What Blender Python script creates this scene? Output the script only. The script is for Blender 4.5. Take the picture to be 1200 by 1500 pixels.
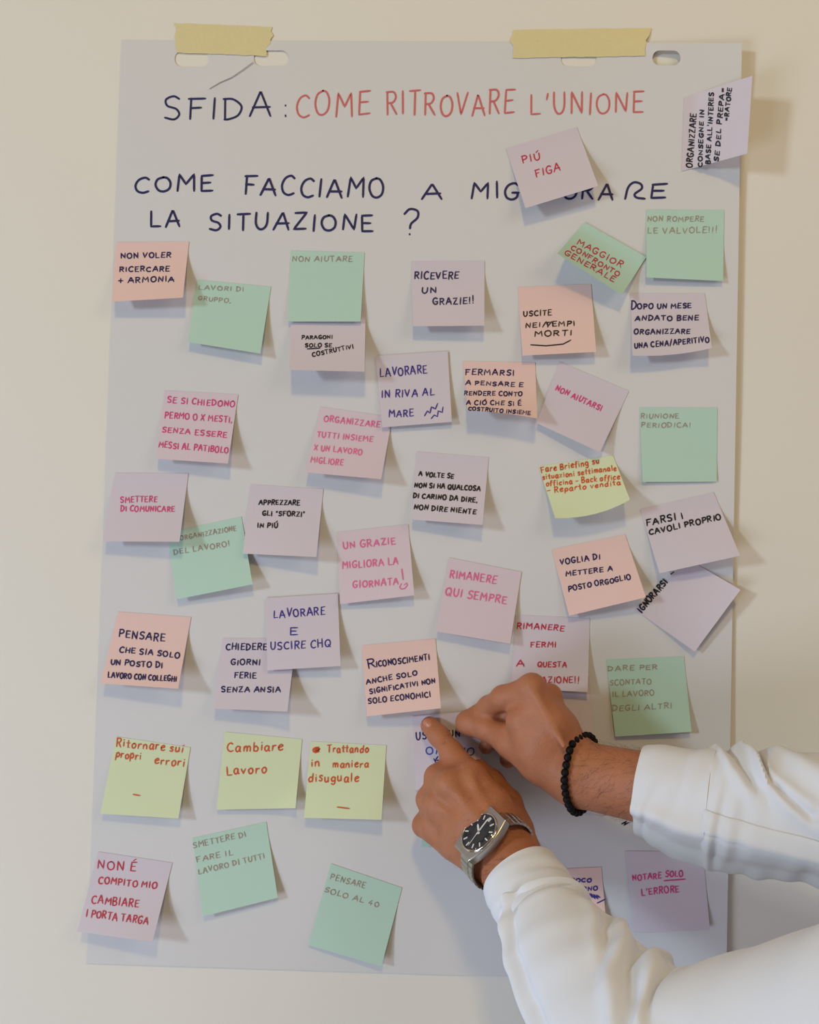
import bpy, math, random
import numpy as np
from mathutils import Vector, Matrix
from mathutils.geometry import delaunay_2d_cdt

# ------------------------------------------------------------------ clear
for o in list(bpy.data.objects):
    bpy.data.objects.remove(o, do_unlink=True)
SC = bpy.context.scene
COL = SC.collection

# ------------------------------------------------------------------ camera
CAM_F = 1300.0                         # focal length in pixels of a 1200 px wide frame
CAM_POS = np.array([0.0183, -0.9524, -0.0412])
PITCH, YAW, ROLL = (math.radians(a) for a in (1.706, 1.545, -1.343))
def _rot(a, b, c):
    ca, sa, cb, sb, cc, sc = math.cos(a), math.sin(a), math.cos(b), math.sin(b), math.cos(c), math.sin(c)
    Rz = np.array([[cb, -sb, 0], [sb, cb, 0], [0, 0, 1]])
    Rx = np.array([[1, 0, 0], [0, ca, -sa], [0, sa, ca]])
    Ry = np.array([[cc, 0, sc], [0, 1, 0], [-sc, 0, cc]])
    return Rz @ Rx @ Ry
CR = _rot(PITCH, YAW, ROLL)            # columns: right, forward, up
cam_data = bpy.data.cameras.new('camera')
cam = bpy.data.objects.new('camera', cam_data); COL.objects.link(cam)
cam_data.sensor_fit = 'HORIZONTAL'; cam_data.sensor_width = 36.0
cam_data.lens = CAM_F / 1200.0 * 36.0
cam_data.clip_start = 0.02
M = Matrix.Identity(4)
for i in range(3):
    M[i][0] = CR[i, 0]; M[i][1] = CR[i, 2]; M[i][2] = -CR[i, 1]; M[i][3] = CAM_POS[i]
cam.matrix_world = M
SC.camera = cam

# ------------------------------------------------------------------ light and exposure
SC.view_settings.view_transform = 'Standard'
SC.view_settings.look = 'None'
SC.view_settings.gamma = 1.0
SC.view_settings.use_curve_mapping = False
SC.view_settings.exposure = -0.08
world = bpy.data.worlds.new('world'); SC.world = world
world.use_nodes = True
bg = world.node_tree.nodes['Background']
bg.inputs[0].default_value = (0.175, 0.138, 0.120, 1); bg.inputs[1].default_value = 1.0
def area(name, loc, target, sx, sy, energy, col):
    l = bpy.data.lights.new(name, 'AREA'); l.shape = 'RECTANGLE'; l.size = sx; l.size_y = sy
    l.energy = energy; l.color = col
    o = bpy.data.objects.new(name, l); COL.objects.link(o)
    o.location = loc
    o.rotation_euler = (Vector(target) - Vector(loc)).to_track_quat('-Z', 'Y').to_euler()
    return o
area('window_daylight', (-3.9, -3.0, 0.8), (0, 0, -0.2), 0.42, 0.70, 86.0, (0.70, 0.89, 1.0))
area('ceiling_lamp', (0.0, -2.4, 2.2), (0, 0, -0.1), 0.30, 0.30, 26.0, (1.0, 0.73, 0.24))
area('low_cool_fill', (-1.6, -1.5, -1.1), (0, 0, -0.4), 0.9, 0.9, 21.5, (0.74, 0.82, 1.0))  # added cool fill, no actual window: brightens the lower wall and sheet
area('right_warm_fill', (1.5, -1.2, 1.0), (0.4, 0, -0.3), 0.9, 0.9, 7.5, (1.0, 0.88, 0.70))  # added warm fill, no actual fixture: lifts the right side of the wall

# ------------------------------------------------------------------ pixels <-> places on the wall
# the wall is the plane y = 0; h is the distance in front of it
def U(px, py, h=0.0):
    px = np.asarray(px, float); py = np.asarray(py, float); h = np.asarray(h, float)
    a = (px - 600.0) / CAM_F; b = (750.0 - py) / CAM_F
    d = a[..., None] * CR[:, 0] + CR[:, 1] + b[..., None] * CR[:, 2]
    t = (-h - CAM_POS[1]) / d[..., 1]
    return CAM_POS + d * t[..., None]
def pxm(h):                             # metres per pixel at distance h from the wall
    return (0.9524 - h) / CAM_F

# ------------------------------------------------------------------ materials
def srgb(r, g, b):
    f = lambda c: (c / 255 / 12.92) if c / 255 <= 0.04045 else ((c / 255 + 0.055) / 1.055) ** 2.4
    return (f(r), f(g), f(b), 1)
def mat(name, rgb, rough=0.6, metal=0.0, noise=None, bump=None, trans=0.0, sss=0.0, spec=0.4):
    m = bpy.data.materials.new(name); m.use_nodes = True
    nt = m.node_tree; n = nt.nodes; b = n['Principled BSDF']; L = nt.links
    c = srgb(*rgb)
    b.inputs['Base Color'].default_value = c
    b.inputs['Roughness'].default_value = rough
    b.inputs['Metallic'].default_value = metal
    b.inputs['Specular IOR Level'].default_value = spec
    tc = n.new('ShaderNodeTexCoord')
    if noise:
        sc, amt = noise
        tx = n.new('ShaderNodeTexNoise'); tx.inputs['Scale'].default_value = sc; tx.inputs['Detail'].default_value = 4
        L.new(tc.outputs['Object'], tx.inputs['Vector'])
        mx = n.new('ShaderNodeMixRGB')
        mx.inputs[1].default_value = tuple(min(1, x * (1 - amt)) for x in c[:3]) + (1,)
        mx.inputs[2].default_value = tuple(min(1, x * (1 + amt)) for x in c[:3]) + (1,)
        L.new(tx.outputs['Fac'], mx.inputs[0]); L.new(mx.outputs[0], b.inputs['Base Color'])
    if bump:
        sc, st, dist = bump
        tx2 = n.new('ShaderNodeTexNoise'); tx2.inputs['Scale'].default_value = sc; tx2.inputs['Detail'].default_value = 5
        L.new(tc.outputs['Object'], tx2.inputs['Vector'])
        bp = n.new('ShaderNodeBump'); bp.inputs['Strength'].default_value = st; bp.inputs['Distance'].default_value = dist
        L.new(tx2.outputs['Fac'], bp.inputs['Height']); L.new(bp.outputs[0], b.inputs['Normal'])
    if sss:
        b.inputs['Subsurface Weight'].default_value = sss
        b.inputs['Subsurface Radius'].default_value = (1.0, 0.35, 0.2)
        b.inputs['Subsurface Scale'].default_value = 0.004
    if trans:
        tr = n.new('ShaderNodeBsdfTranslucent'); tr.inputs[0].default_value = c
        ms = n.new('ShaderNodeMixShader'); ms.inputs[0].default_value = trans
        L.new(b.outputs[0], ms.inputs[1]); L.new(tr.outputs[0], ms.inputs[2])
        L.new(ms.outputs[0], n['Material Output'].inputs[0])
    return m
MAT = dict(
    wall=mat('wall_paint', (226, 222, 215), 0.9, noise=(3.0, 0.02), bump=(220, 0.12, 0.001), spec=0.15),
    floor=mat('floor_tiles', (150, 142, 132), 0.6, noise=(4, 0.08)),
    sheet=mat('flipchart_paper', (217, 216, 219), 0.8, noise=(2.0, 0.012), trans=0.05, spec=0.15),
    lavender=mat('lavender_paper', (216, 206, 218), 0.8, trans=0.08, spec=0.15),
    pink=mat('pink_lavender_paper', (221, 204, 215), 0.8, trans=0.08, spec=0.15),
    peach=mat('peach_paper', (236, 204, 199), 0.8, trans=0.08, spec=0.15),
    green=mat('mint_paper', (188, 219, 206), 0.8, trans=0.08, spec=0.15),
    yellow=mat('lime_yellow_paper', (219, 229, 193), 0.8, trans=0.08, spec=0.15),
    tape=mat('masking_tape_paper', (236, 224, 176), 0.7, noise=(300, 0.05), bump=(900, 0.3, 0.0004), trans=0.2, spec=0.2),
    navy=mat('navy_marker_ink', (30, 28, 88), 0.6),
    violet=mat('violet_blue_ink', (58, 48, 140), 0.6),
    black=mat('black_ink', (24, 22, 34), 0.6),
    red=mat('red_marker_ink', (190, 44, 74), 0.6),
    rose=mat('rose_red_marker_ink', (206, 100, 104), 0.6),
    magenta=mat('magenta_ink', (212, 62, 132), 0.6),
    pinkink=mat('pink_ink', (226, 104, 158), 0.6),
    faint=mat('faint_reddish_pen', (164, 142, 134), 0.7),
    orange=mat('orange_red_ink', (206, 84, 42), 0.6),
    blue=mat('blue_ink', (60, 82, 170), 0.6),
    skin=mat('skin', (172, 110, 79), 0.50, noise=(70, 0.16), bump=(520, 0.5, 0.0009), sss=0.12, spec=0.35),
    nail=mat('fingernail', (186, 124, 100), 0.35, spec=0.5),
    hair=mat('arm_hair', (52, 34, 24), 0.5),
    shirt=mat('white_shirt_cotton', (220, 221, 228), 0.85, noise=(1400, 0.03), bump=(1500, 0.15, 0.0004), spec=0.15),
    trousers=mat('dark_trousers_cloth', (52, 54, 66), 0.9),
    bead=mat('black_bead', (9, 8, 9), 0.6, spec=0.2),
    steel=mat('brushed_steel', (196, 190, 182), 0.28, 1.0, bump=(900, 0.06, 0.0003)),
    polish=mat('polished_steel', (212, 204, 194), 0.12, 1.0),
    dial=mat('black_dial', (22, 24, 30), 0.35),
    marker=mat('pale_dial_marker', (226, 228, 226), 0.3),
    shaded_crease=mat('painted_fold_shade', (150, 142, 136), 0.8),
)
def glass():
    m = bpy.data.materials.new('watch_crystal'); m.use_nodes = True
    nt = m.node_tree; n = nt.nodes; n.remove(n['Principled BSDF'])
    tr = n.new('ShaderNodeBsdfTransparent'); gl = n.new('ShaderNodeBsdfGlossy'); gl.inputs['Roughness'].default_value = 0.04
    mx = n.new('ShaderNodeMixShader'); mx.inputs[0].default_value = 0.06
    nt.links.new(tr.outputs[0], mx.inputs[1]); nt.links.new(gl.outputs[0], mx.inputs[2])
    nt.links.new(mx.outputs[0], n['Material Output'].inputs[0])
    return m
MAT['glass'] = glass()

# ------------------------------------------------------------------ object helpers
def mesh_obj(name, V, F, m, parent=None, smooth=True, uniq=None):
    me = bpy.data.meshes.new(name)
    me.from_pydata([tuple(map(float, v)) for v in V], [], [tuple(int(i) for i in f) for f in F])
    me.update()
    if smooth:
        me.polygons.foreach_set('use_smooth', [True] * len(me.polygons))
    me.materials.append(m)
    o = bpy.data.objects.new(name, me); COL.objects.link(o)
    if parent is not None: o.parent = parent
    return o
def empty(name, loc):
    o = bpy.data.objects.new(name, None); COL.objects.link(o); o.location = loc
    o.empty_display_size = 0.02
    return o
def tag(o, label=None, cat=None, group=None, kind=None):
    if label: o['label'] = label
    if cat: o['category'] = cat
    if group: o['group'] = group
    if kind: o['kind'] = kind
    return o
def under(o, root):                     # parent a mesh built in world space under an empty that stands elsewhere
    o.parent = root
    o.matrix_parent_inverse = Matrix.Translation(root.location).inverted()
    return o
def solid(o, t, off=0.0):
    md = o.modifiers.new('thickness', 'SOLIDIFY'); md.thickness = t; md.offset = off
    es = o.modifiers.new('crisp_edges', 'EDGE_SPLIT'); es.split_angle = math.radians(50)
    return o
def grid_faces(nu, nv, wrap=False):
    F = []
    for j in range(nv - 1):
        for i in range(nu - (0 if wrap else 1)):
            a = j * nu + i; b = j * nu + (i + 1) % nu
            F.append((a, b, b + nu, a + nu))
    return F

# ------------------------------------------------------------------ wall
V = [(-2.2, 0, -1.62), (2.6, 0, -1.62), (2.6, 0, 1.4), (-2.2, 0, 1.4), (-2.2, .1, -1.62), (2.6, .1, -1.62), (2.6, .1, 1.4), (-2.2, .1, 1.4)]
wall = mesh_obj('wall_back', V, [(0, 1, 2, 3), (7, 6, 5, 4), (0, 4, 5, 1), (1, 5, 6, 2), (2, 6, 7, 3), (3, 7, 4, 0)], MAT['wall'], smooth=False)
wall['kind'] = 'structure'
floor = mesh_obj('floor', [(-2.2, 0, -1.62), (2.6, 0, -1.62), (2.6, -3, -1.62), (-2.2, -3, -1.62), (-2.2, 0, -1.7), (2.6, 0, -1.7), (2.6, -3, -1.7), (-2.2, -3, -1.7)],
                 [(0, 3, 2, 1), (4, 5, 6, 7), (0, 1, 5, 4), (1, 2, 6, 5), (2, 3, 7, 6), (3, 0, 4, 7)], MAT['floor'], smooth=False)
floor['kind'] = 'structure'

# ------------------------------------------------------------------ flipchart sheet
SQ = np.array([[178, 59], [1087, 63], [1064, 1441], [127, 1411]], float)     # corners in the photograph: TL TR BR BL
def bil(Q, u, v):
    u = np.asarray(u, float)[..., None]; v = np.asarray(v, float)[..., None]
    return (1 - v) * ((1 - u) * Q[0] + u * Q[1]) + v * ((1 - u) * Q[3] + u * Q[2])
def inv_bil(f, P, it=14):
    P = np.asarray(P, float); u = np.full(P.shape[:-1], .5); v = u.copy(); e = 1e-4
    for _ in range(it):
        p = f(u, v); r = P - p
        fu = (f(u + e, v) - p) / e; fv = (f(u, v + e) - p) / e
        det = fu[..., 0] * fv[..., 1] - fu[..., 1] * fv[..., 0]
        u = u + (r[..., 0] * fv[..., 1] - r[..., 1] * fv[..., 0]) / det
        v = v + (fu[..., 0] * r[..., 1] - fu[..., 1] * r[..., 0]) / det
    return u, v
def sheet_lift(u, v):                   # how far the sheet stands off the wall
    u = np.asarray(u, float); v = np.asarray(v, float)
    s = np.clip((u - .72) / .28, 0, 1.05) ** 2
    edge = 0.0060 + 0.0075 * np.exp(-(v / .09) ** 2) - 0.0028 * np.exp(-((v - .62) / .16) ** 2) + 0.0012 * np.clip((v - .85) / .15, 0, 1)
    low = 0.0012 * np.clip((v - .9) / .1, 0, 1) ** 2
    return 0.0007 + s * edge + low
def sheet_h(P):
    u, v = inv_bil(lambda a, b: bil(SQ, a, b), P)
    return sheet_lift(u, v)
def slot_loop(x0, x1, y0, y1):
    r = (y1 - y0) / 2 * .95; pts = []
    for cx, cy, a0 in ((x1 - r, y0 + r, -90), (x1 - r, y1 - r, 0), (x0 + r, y1 - r, 90), (x0 + r, y0 + r, 180)):
        for k in range(6):
            a = math.radians(a0 + 18 * k); pts.append((cx + r * math.cos(a), cy + r * math.sin(a)))
    return pts
SLOTS = [slot_loop(256, 306, 75, 98), slot_loop(372, 423, 74, 97), slot_loop(822, 874, 75, 98), slot_loop(956, 997, 74, 96)]
def build_sheet():
    pts = []; edges = []
    n = 40
    per = [(i / n, 0) for i in range(n)] + [(1, i / n) for i in range(n)] + [(1 - i / n, 1) for i in range(n)] + [(0, 1 - i / n) for i in range(n)]
    for k, (u, v) in enumerate(per):
        pts.append(bil(SQ, u, v)); edges.append((k, (k + 1) % len(per)))
    for L in SLOTS:
        b = len(pts)
        for k, p in enumerate(L):
            pts.append(np.array(p)); edges.append((b + k, b + (k + 1) % len(L)))
    shaded_crease = np.array([[307, 130], [322, 121], [340, 113], [356, 102], [371, 91]], float)
    for off in (-4, 0, 4):
        for k, p in enumerate(shaded_crease):
            pts.append(p + np.array([.5, .86]) * off)
            if k: edges.append((len(pts) - 2, len(pts) - 1))
    for j in range(1, 56):
        for i in range(1, 44):
            p = bil(SQ, (i + .13) / 44.4, (j + .17) / 56.4)
            if p[1] < 140 and any(L[17][0] - 6 < p[0] < L[0][0] + 18 and 66 < p[1] < 106 for L in SLOTS): continue
            if 300 < p[0] < 380 and 80 < p[1] < 140: continue
            pts.append(p)
    co, ed, fa, *_ = delaunay_2d_cdt([Vector((float(p[0]), float(p[1]))) for p in pts], edges, [], 0, 1e-4)
    co = np.array([[c.x, c.y] for c in co])
    def inside(p, L):
        c = False; j = len(L) - 1
        for i in range(len(L)):
            if (L[i][1] > p[1]) != (L[j][1] > p[1]) and p[0] < (L[j][0] - L[i][0]) * (p[1] - L[i][1]) / (L[j][1] - L[i][1]) + L[i][0]: c = not c
            j = i
        return c
    F = []
    for f in fa:
        c = co[list(f)].mean(0)
        if any(inside(c, L) for L in SLOTS): continue
        q = co[list(f)]; ar = sum(q[i - 1][0] * q[i][1] - q[i][0] * q[i - 1][1] for i in range(len(q)))
        if abs(ar) < .05: continue
        F.append(tuple(f) if ar < 0 else tuple(f)[::-1])
    h = sheet_h(co)
    for k, p in enumerate(shaded_crease):
        d = np.hypot(*(co - p).T); h = np.where(d < 1.0, h + 0.0011 - 0.0002 * k, h)
    # the two free slots gape a little along their upper lip
    for (x, y) in ((398, 74), (976, 74)):
        d = np.hypot(co[:, 0] - x, (co[:, 1] - y) * 2); h = h + 0.0012 * np.exp(-(d / 22) ** 2)
    o = mesh_obj('flipchart_sheet', U(co[:, 0], co[:, 1], h), F, MAT['sheet'])
    solid(o, 0.00018)
    return o
sheet = build_sheet()
tag(sheet, 'large white flipchart sheet taped to the cream wall, headed SFIDA', 'paper')

# ------------------------------------------------------------------ pen strokes
GL = {}
def _g(s):
    for line in s.strip().splitlines():
        p = line.split(None, 2)
        strokes = []
        for st in p[2].split(';'):
            st = st.strip(); sm = st[0] == 's'
            strokes.append((sm, [tuple(float(c) for c in q.split(',')) for q in st[1:].split()]))
        GL[p[0]] = (float(p[1]), strokes)
_g('''
A .72 l0,0 .34,1 .38,1 .7,0;l.1,.36 .68,.38
B .6 l.05,0 .05,1;s.02,.98 .42,.98 .5,.76 .3,.54 .08,.52 .42,.5 .56,.26 .4,.03 .02,.0
C .62 s.6,.86 .42,1 .16,.86 .03,.5 .12,.14 .36,.0 .62,.1
D .66 l.06,0 .08,1;s.0,.98 .34,.96 .62,.62 .5,.2 .2,.02 .02,.0
E .56 l.06,.02 .06,.98;l.04,.98 .54,1;l.06,.52 .46,.54;l.06,.02 .56,.04
F .56 l.08,0 .08,1;l0,.97 .58,1;l.06,.52 .44,.54
G .66 s.6,.86 .4,1 .14,.86 .03,.5 .14,.12 .38,.0 .58,.14 .6,.42;l.34,.42 .64,.44
H .64 l.05,0 .05,1;l.58,0 .58,1;l.05,.5 .58,.52
I .2 l.1,0 .1,.98
K .6 l.06,0 .06,1;l.56,1 .08,.46 .58,0
L .54 l.08,1 .06,.02 .54,.04
M .8 l.04,0 .08,1 .4,.42 .7,1 .76,0
N .66 l.06,0 .06,1 .58,.02 .6,1
O .7 s.36,1 .1,.84 .02,.46 .16,.08 .4,.0 .62,.2 .66,.6 .52,.92 .32,1
P .58 l.06,0 .08,1;s.02,.98 .42,.98 .56,.76 .4,.52 .08,.46
Q .72 s.36,1 .1,.84 .02,.46 .16,.08 .4,.0 .62,.2 .66,.6 .52,.92 .32,1;l.4,.3 .72,-.08
R .6 l.06,0 .08,1;s.02,.98 .42,.98 .54,.76 .38,.54 .08,.5;l.24,.52 .58,.0
S .58 s.56,.88 .36,1 .1,.86 .14,.6 .44,.46 .54,.22 .36,.02 .04,.1
T .6 l.3,0 .3,.98;l0,.97 .6,1
U .62 s.05,1 .05,.36 .2,.02 .42,.04 .56,.34 .58,1
V .62 l.02,1 .28,.02 .6,1
X .56 l.02,1 .54,0;l.54,1 0,0
Z .6 l.04,.97 .56,1 .04,.02 .6,.04
À .72 l0,0 .34,1 .7,0;l.12,.36 .66,.38
È .56 l.06,.02 .06,.98;l.04,.98 .54,1;l.06,.52 .46,.54;l.06,.02 .56,.04;l.2,1.16 .44,1.36
Ò .7 s.36,1 .1,.84 .02,.46 .16,.08 .4,.0 .62,.2 .66,.6 .52,.92 .32,1;l.3,1.14 .5,1.34
Ù .62 s.05,1 .05,.36 .2,.02 .42,.04 .56,.34 .58,1;l.3,1.12 .54,1.36
! .2 l.1,1.1 .1,.26;l.1,.06 .1,0
? .5 s.02,.8 .2,1 .44,.92 .44,.66 .24,.42 .2,.22;l.2,.02 .2,-.04
' .16 l.1,1.05 .06,.76
" .26 l.06,1.05 .05,.78;l.2,1.05 .19,.78
, .2 l.1,.06 .02,-.16
. .2 l.08,.04 .1,.0
: .24 l.1,.74 .1,.68;l.1,.12 .1,.06
/ .4 l0,-.12 .4,1.1
+ .6 l.3,.1 .3,.86;l.02,.48 .6,.48
- .5 l.04,.44 .46,.46
= .5 l.04,.56 .46,.58;l.04,.34 .46,.36
4 .6 l.36,1 .04,.36 .56,.36;l.4,.6 .4,0
0 .6 s.3,1 .06,.7 .1,.2 .32,.0 .54,.3 .5,.8 .28,1
% .7 l.6,1 .1,0;s.12,1 .02,.86 .14,.74 .22,.88 .1,1;s.56,.26 .46,.14 .56,.0 .66,.14 .54,.26
a .56 s.46,.56 .2,.6 .03,.32 .14,.02 .36,.1 .48,.54;s.48,.56 .46,.12 .56,.0
b .54 l.08,1 .06,.02;s.08,.4 .3,.58 .5,.34 .4,.04 .08,.06
c .48 s.46,.5 .24,.6 .04,.32 .16,.02 .46,.08
d .58 s.46,.5 .22,.58 .03,.3 .16,.0 .4,.12;l.5,1 .48,.0
e .5 s.06,.3 .3,.36 .46,.46 .3,.6 .06,.42 .08,.1 .26,.0 .5,.1
f .4 s.42,.94 .26,1 .16,.8 .14,-.1;l0,.56 .38,.6
g .56 s.46,.5 .22,.58 .03,.32 .16,.04 .4,.14;s.48,.56 .46,-.1 .3,-.36 .04,-.26
h .56 l.06,1 .06,0;s.06,.36 .26,.58 .46,.44 .48,.0
i .2 l.1,.56 .1,0;l.1,.84 .11,.78
k .5 l.06,1 .06,0;l.44,.56 .1,.26 .48,0
l .2 l.1,1 .1,.02
m .8 l.05,.56 .05,0;s.05,.34 .22,.58 .36,.44 .38,.0;s.38,.34 .54,.58 .7,.44 .72,.0
n .56 l.05,.56 .05,0;s.05,.34 .26,.58 .44,.44 .48,.0
o .54 s.28,.6 .05,.4 .12,.04 .34,.0 .5,.26 .42,.54 .24,.6
p .54 l.07,.56 .04,-.4;s.07,.42 .3,.6 .5,.36 .38,.04 .06,.08
q .54 s.46,.5 .22,.58 .03,.32 .16,.04 .44,.16;l.48,.56 .48,-.4
ʀ .66 s.02,.0 .08,.7 .26,1 .5,.9 .56,.62 .34,.3 .42,.08 .72,.0
r .42 l.07,.56 .06,0;s.07,.3 .2,.52 .42,.54
s .44 s.42,.52 .22,.6 .08,.44 .36,.22 .28,.0 .02,.06
t .4 l.2,.92 .2,.02 .36,.02;l0,.6 .4,.62
u .56 s.05,.56 .07,.12 .24,.0 .46,.2;l.46,.56 .48,0
v .5 l.02,.56 .22,.0 .48,.56
z .48 l.04,.56 .44,.58 .04,.02 .46,.04
''')
def catmull(P, n=7):
    P = np.array(P, float)
    Q = np.vstack([2 * P[0] - P[1], P, 2 * P[-1] - P[-2]]); out = []
    for i in range(1, len(Q) - 2):
        for t in np.arange(n) / n:
            a, b, c, d = Q[i - 1], Q[i], Q[i + 1], Q[i + 2]
            out.append(.5 * (2 * b + (c - a) * t + (2 * a - 5 * b + 4 * c - d) * t * t + (3 * b - a - 3 * c + d) * t ** 3))
    out.append(Q[-2]); return np.array(out)
RNG = random.Random(7)
def text_strokes(txt, x0, y0, x1, y1, hh, gap=.24):
    """stroke polylines, in photograph pixels, of one written line from (x0,y0) to (x1,y1)"""
    adv = []; x = 0.0
    for ch in txt:
        if ch == ' ': x += .42; adv.append(None); continue
        adv.append(x); x += GL[ch][0] + gap
    tot = max(x - gap, .1)
    d = np.array([x1 - x0, y1 - y0], float); ln = np.hypot(*d); d /= ln
    up = np.array([d[1], -d[0]])
    if up[1] > 0 and abs(d[0]) > .5: up = -up
    out = []
    for ch, ax in zip(txt, adv):
        if ax is None: continue
        jx, jy, js, sh = RNG.uniform(-.03, .03), RNG.uniform(-.07, .07), RNG.uniform(.9, 1.08), RNG.uniform(-.02, .12)
        for sm, pts in GL[ch][1]:
            p = catmull(pts) if sm and len(pts) > 2 else np.array(pts, float)
            p = p + np.array([[RNG.uniform(-.015, .015), RNG.uniform(-.02, .02)] for _ in p]) * (0 if sm else 1)
            px = (ax + jx + p[:, 0] + sh * p[:, 1] * .8) / tot * ln; py = (p[:, 1] * js + jy) * hh
            out.append(np.array([x0, y0]) + px[:, None] * d + py[:, None] * up)
    return out
def ribbon(polys, w, place):
    """flat pen ribbons of width w px through pixel polylines; place() puts pixels on the surface"""
    V = []; F = []; Z = []
    for kk, P in enumerate(polys):
        Q = [P[0]]
        for a, b in zip(P[:-1], P[1:]):
            n = max(1, int(np.hypot(*(b - a)) / 3.0))
            for k in range(1, n + 1): Q.append(a + (b - a) * k / n)
        Q = np.array(Q)
        if len(Q) < 2: continue
        T = np.gradient(Q, axis=0); T /= (np.hypot(T[:, 0], T[:, 1])[:, None] + 1e-9)
        N = np.stack([-T[:, 1], T[:, 0]], 1)
        wid = np.full(len(Q), w / 2); wid[0] *= .75; wid[-1] *= .6
        Q[0] -= T[0] * w * .25; Q[-1] += T[-1] * w * .25
        A = Q + N * wid[:, None]; B = Q - N * wid[:, None]
        base = sum(len(x) for x in V)
        V.append(np.stack([A, B], 1).reshape(-1, 2)); Z.append(np.full(2 * len(Q), (kk % 5) * 4e-5))
        for k in range(len(Q) - 1):
            i = base + 2 * k; F.append((i, i + 2, i + 3, i + 1))
    return place(np.vstack(V), np.concatenate(Z)), F

def write_on_sheet(words, ink, w, label):
    polys = []
    for wd in words:
        if isinstance(wd[0], str): polys += text_strokes(*wd)
        else: polys.append(np.array(wd, float))
    V, F = ribbon(polys, w, lambda P, z: U(P[:, 0], P[:, 1], sheet_h(P) + 0.00045 + z))
    o = mesh_obj('handwriting', V, F, MAT[ink], sheet, smooth=False)
    o['label'] = label
for ink, wpx, what, words in (
        ('navy', 3.0, 'dark blue heading', [('SFIDA', 240, 174, 397, 172, 34), (':', 416, 172, 422, 172, 26)]),
        ('rose', 2.6, 'red heading', [('COME', 434, 171, 541, 169, 34), ('RITROVARE', 566, 168, 753, 167, 33), ("L'UNIONE", 777, 167, 943, 165, 31)]),
        ('navy', 3.3, 'dark blue question', [('COME', 197, 281, 312, 280, 23), ('FACCIAMO', 357, 285, 563, 290, 27), ('A', 619, 290, 648, 290, 22), ('MIGLI', 690, 291, 800, 291, 23),
            ('ORA', 824, 291, 898, 292, 23), ('ʀE', 914, 291, 975, 290, 23), ('LA', 220, 332, 264, 331, 22), ('SITUAZIONE', 306, 336, 546, 338, 24), ('?', 592, 344, 615, 344, 38)])):
    for wd in words:
        write_on_sheet([wd], ink, wpx, '%s lettering %s' % (what, wd[0]))

V, F = ribbon([np.array([[307, 130], [322, 121], [340, 113], [356, 102], [371, 91]], float)], 1.0, lambda P, z: U(P[:, 0], P[:, 1], sheet_h(P) + 0.0014))  # grey ribbon painted as the shade line of the fold
mesh_obj('shaded_crease', V, F, MAT['shaded_crease'], sheet, smooth=False)['label'] = 'thin grey painted shade line along the fold by the top edge'

# ------------------------------------------------------------------ masking tape
def tape(Q, label, seed):
    r = random.Random(seed); nu, nv = 24, 8; Q = np.array(Q, float)
    P = np.zeros((nv, nu, 2))
    jl = [r.uniform(-2.5, 2.5) for _ in range(nv)]; jr = [r.uniform(-3.5, 3.5) for _ in range(nv)]
    for j in range(nv):
        for i in range(nu):
            u, v = i / (nu - 1), j / (nv - 1)
            p = bil(Q, u, v); p = p + np.array([jl[j] * max(0, 1 - u * 8) + jr[j] * max(0, 1 - (1 - u) * 8), r.uniform(-.5, .5)])
            P[j, i] = p
    P = P.reshape(-1, 2)
    on = np.clip((P[:, 1] - 44) / 22, 0, 1)
    V = U(P[:, 0], P[:, 1], 0.0006 + on * (sheet_h(P) + 0.0002))
    o = mesh_obj('masking_tape', V, grid_faces(nu, nv), MAT['tape'])
    solid(o, 0.00015)
    tag(o, label, 'tape', 'masking tape holding the sheet')
tape([(256, 34), (402, 40), (389, 82), (258, 77)], 'left strip of yellowish masking tape on the sheet top, above SFIDA', 1)
tape([(749, 44), (954, 41), (942, 82), (752, 85)], "right strip of yellowish masking tape on the sheet top, above L'UNIONE", 2)

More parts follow.
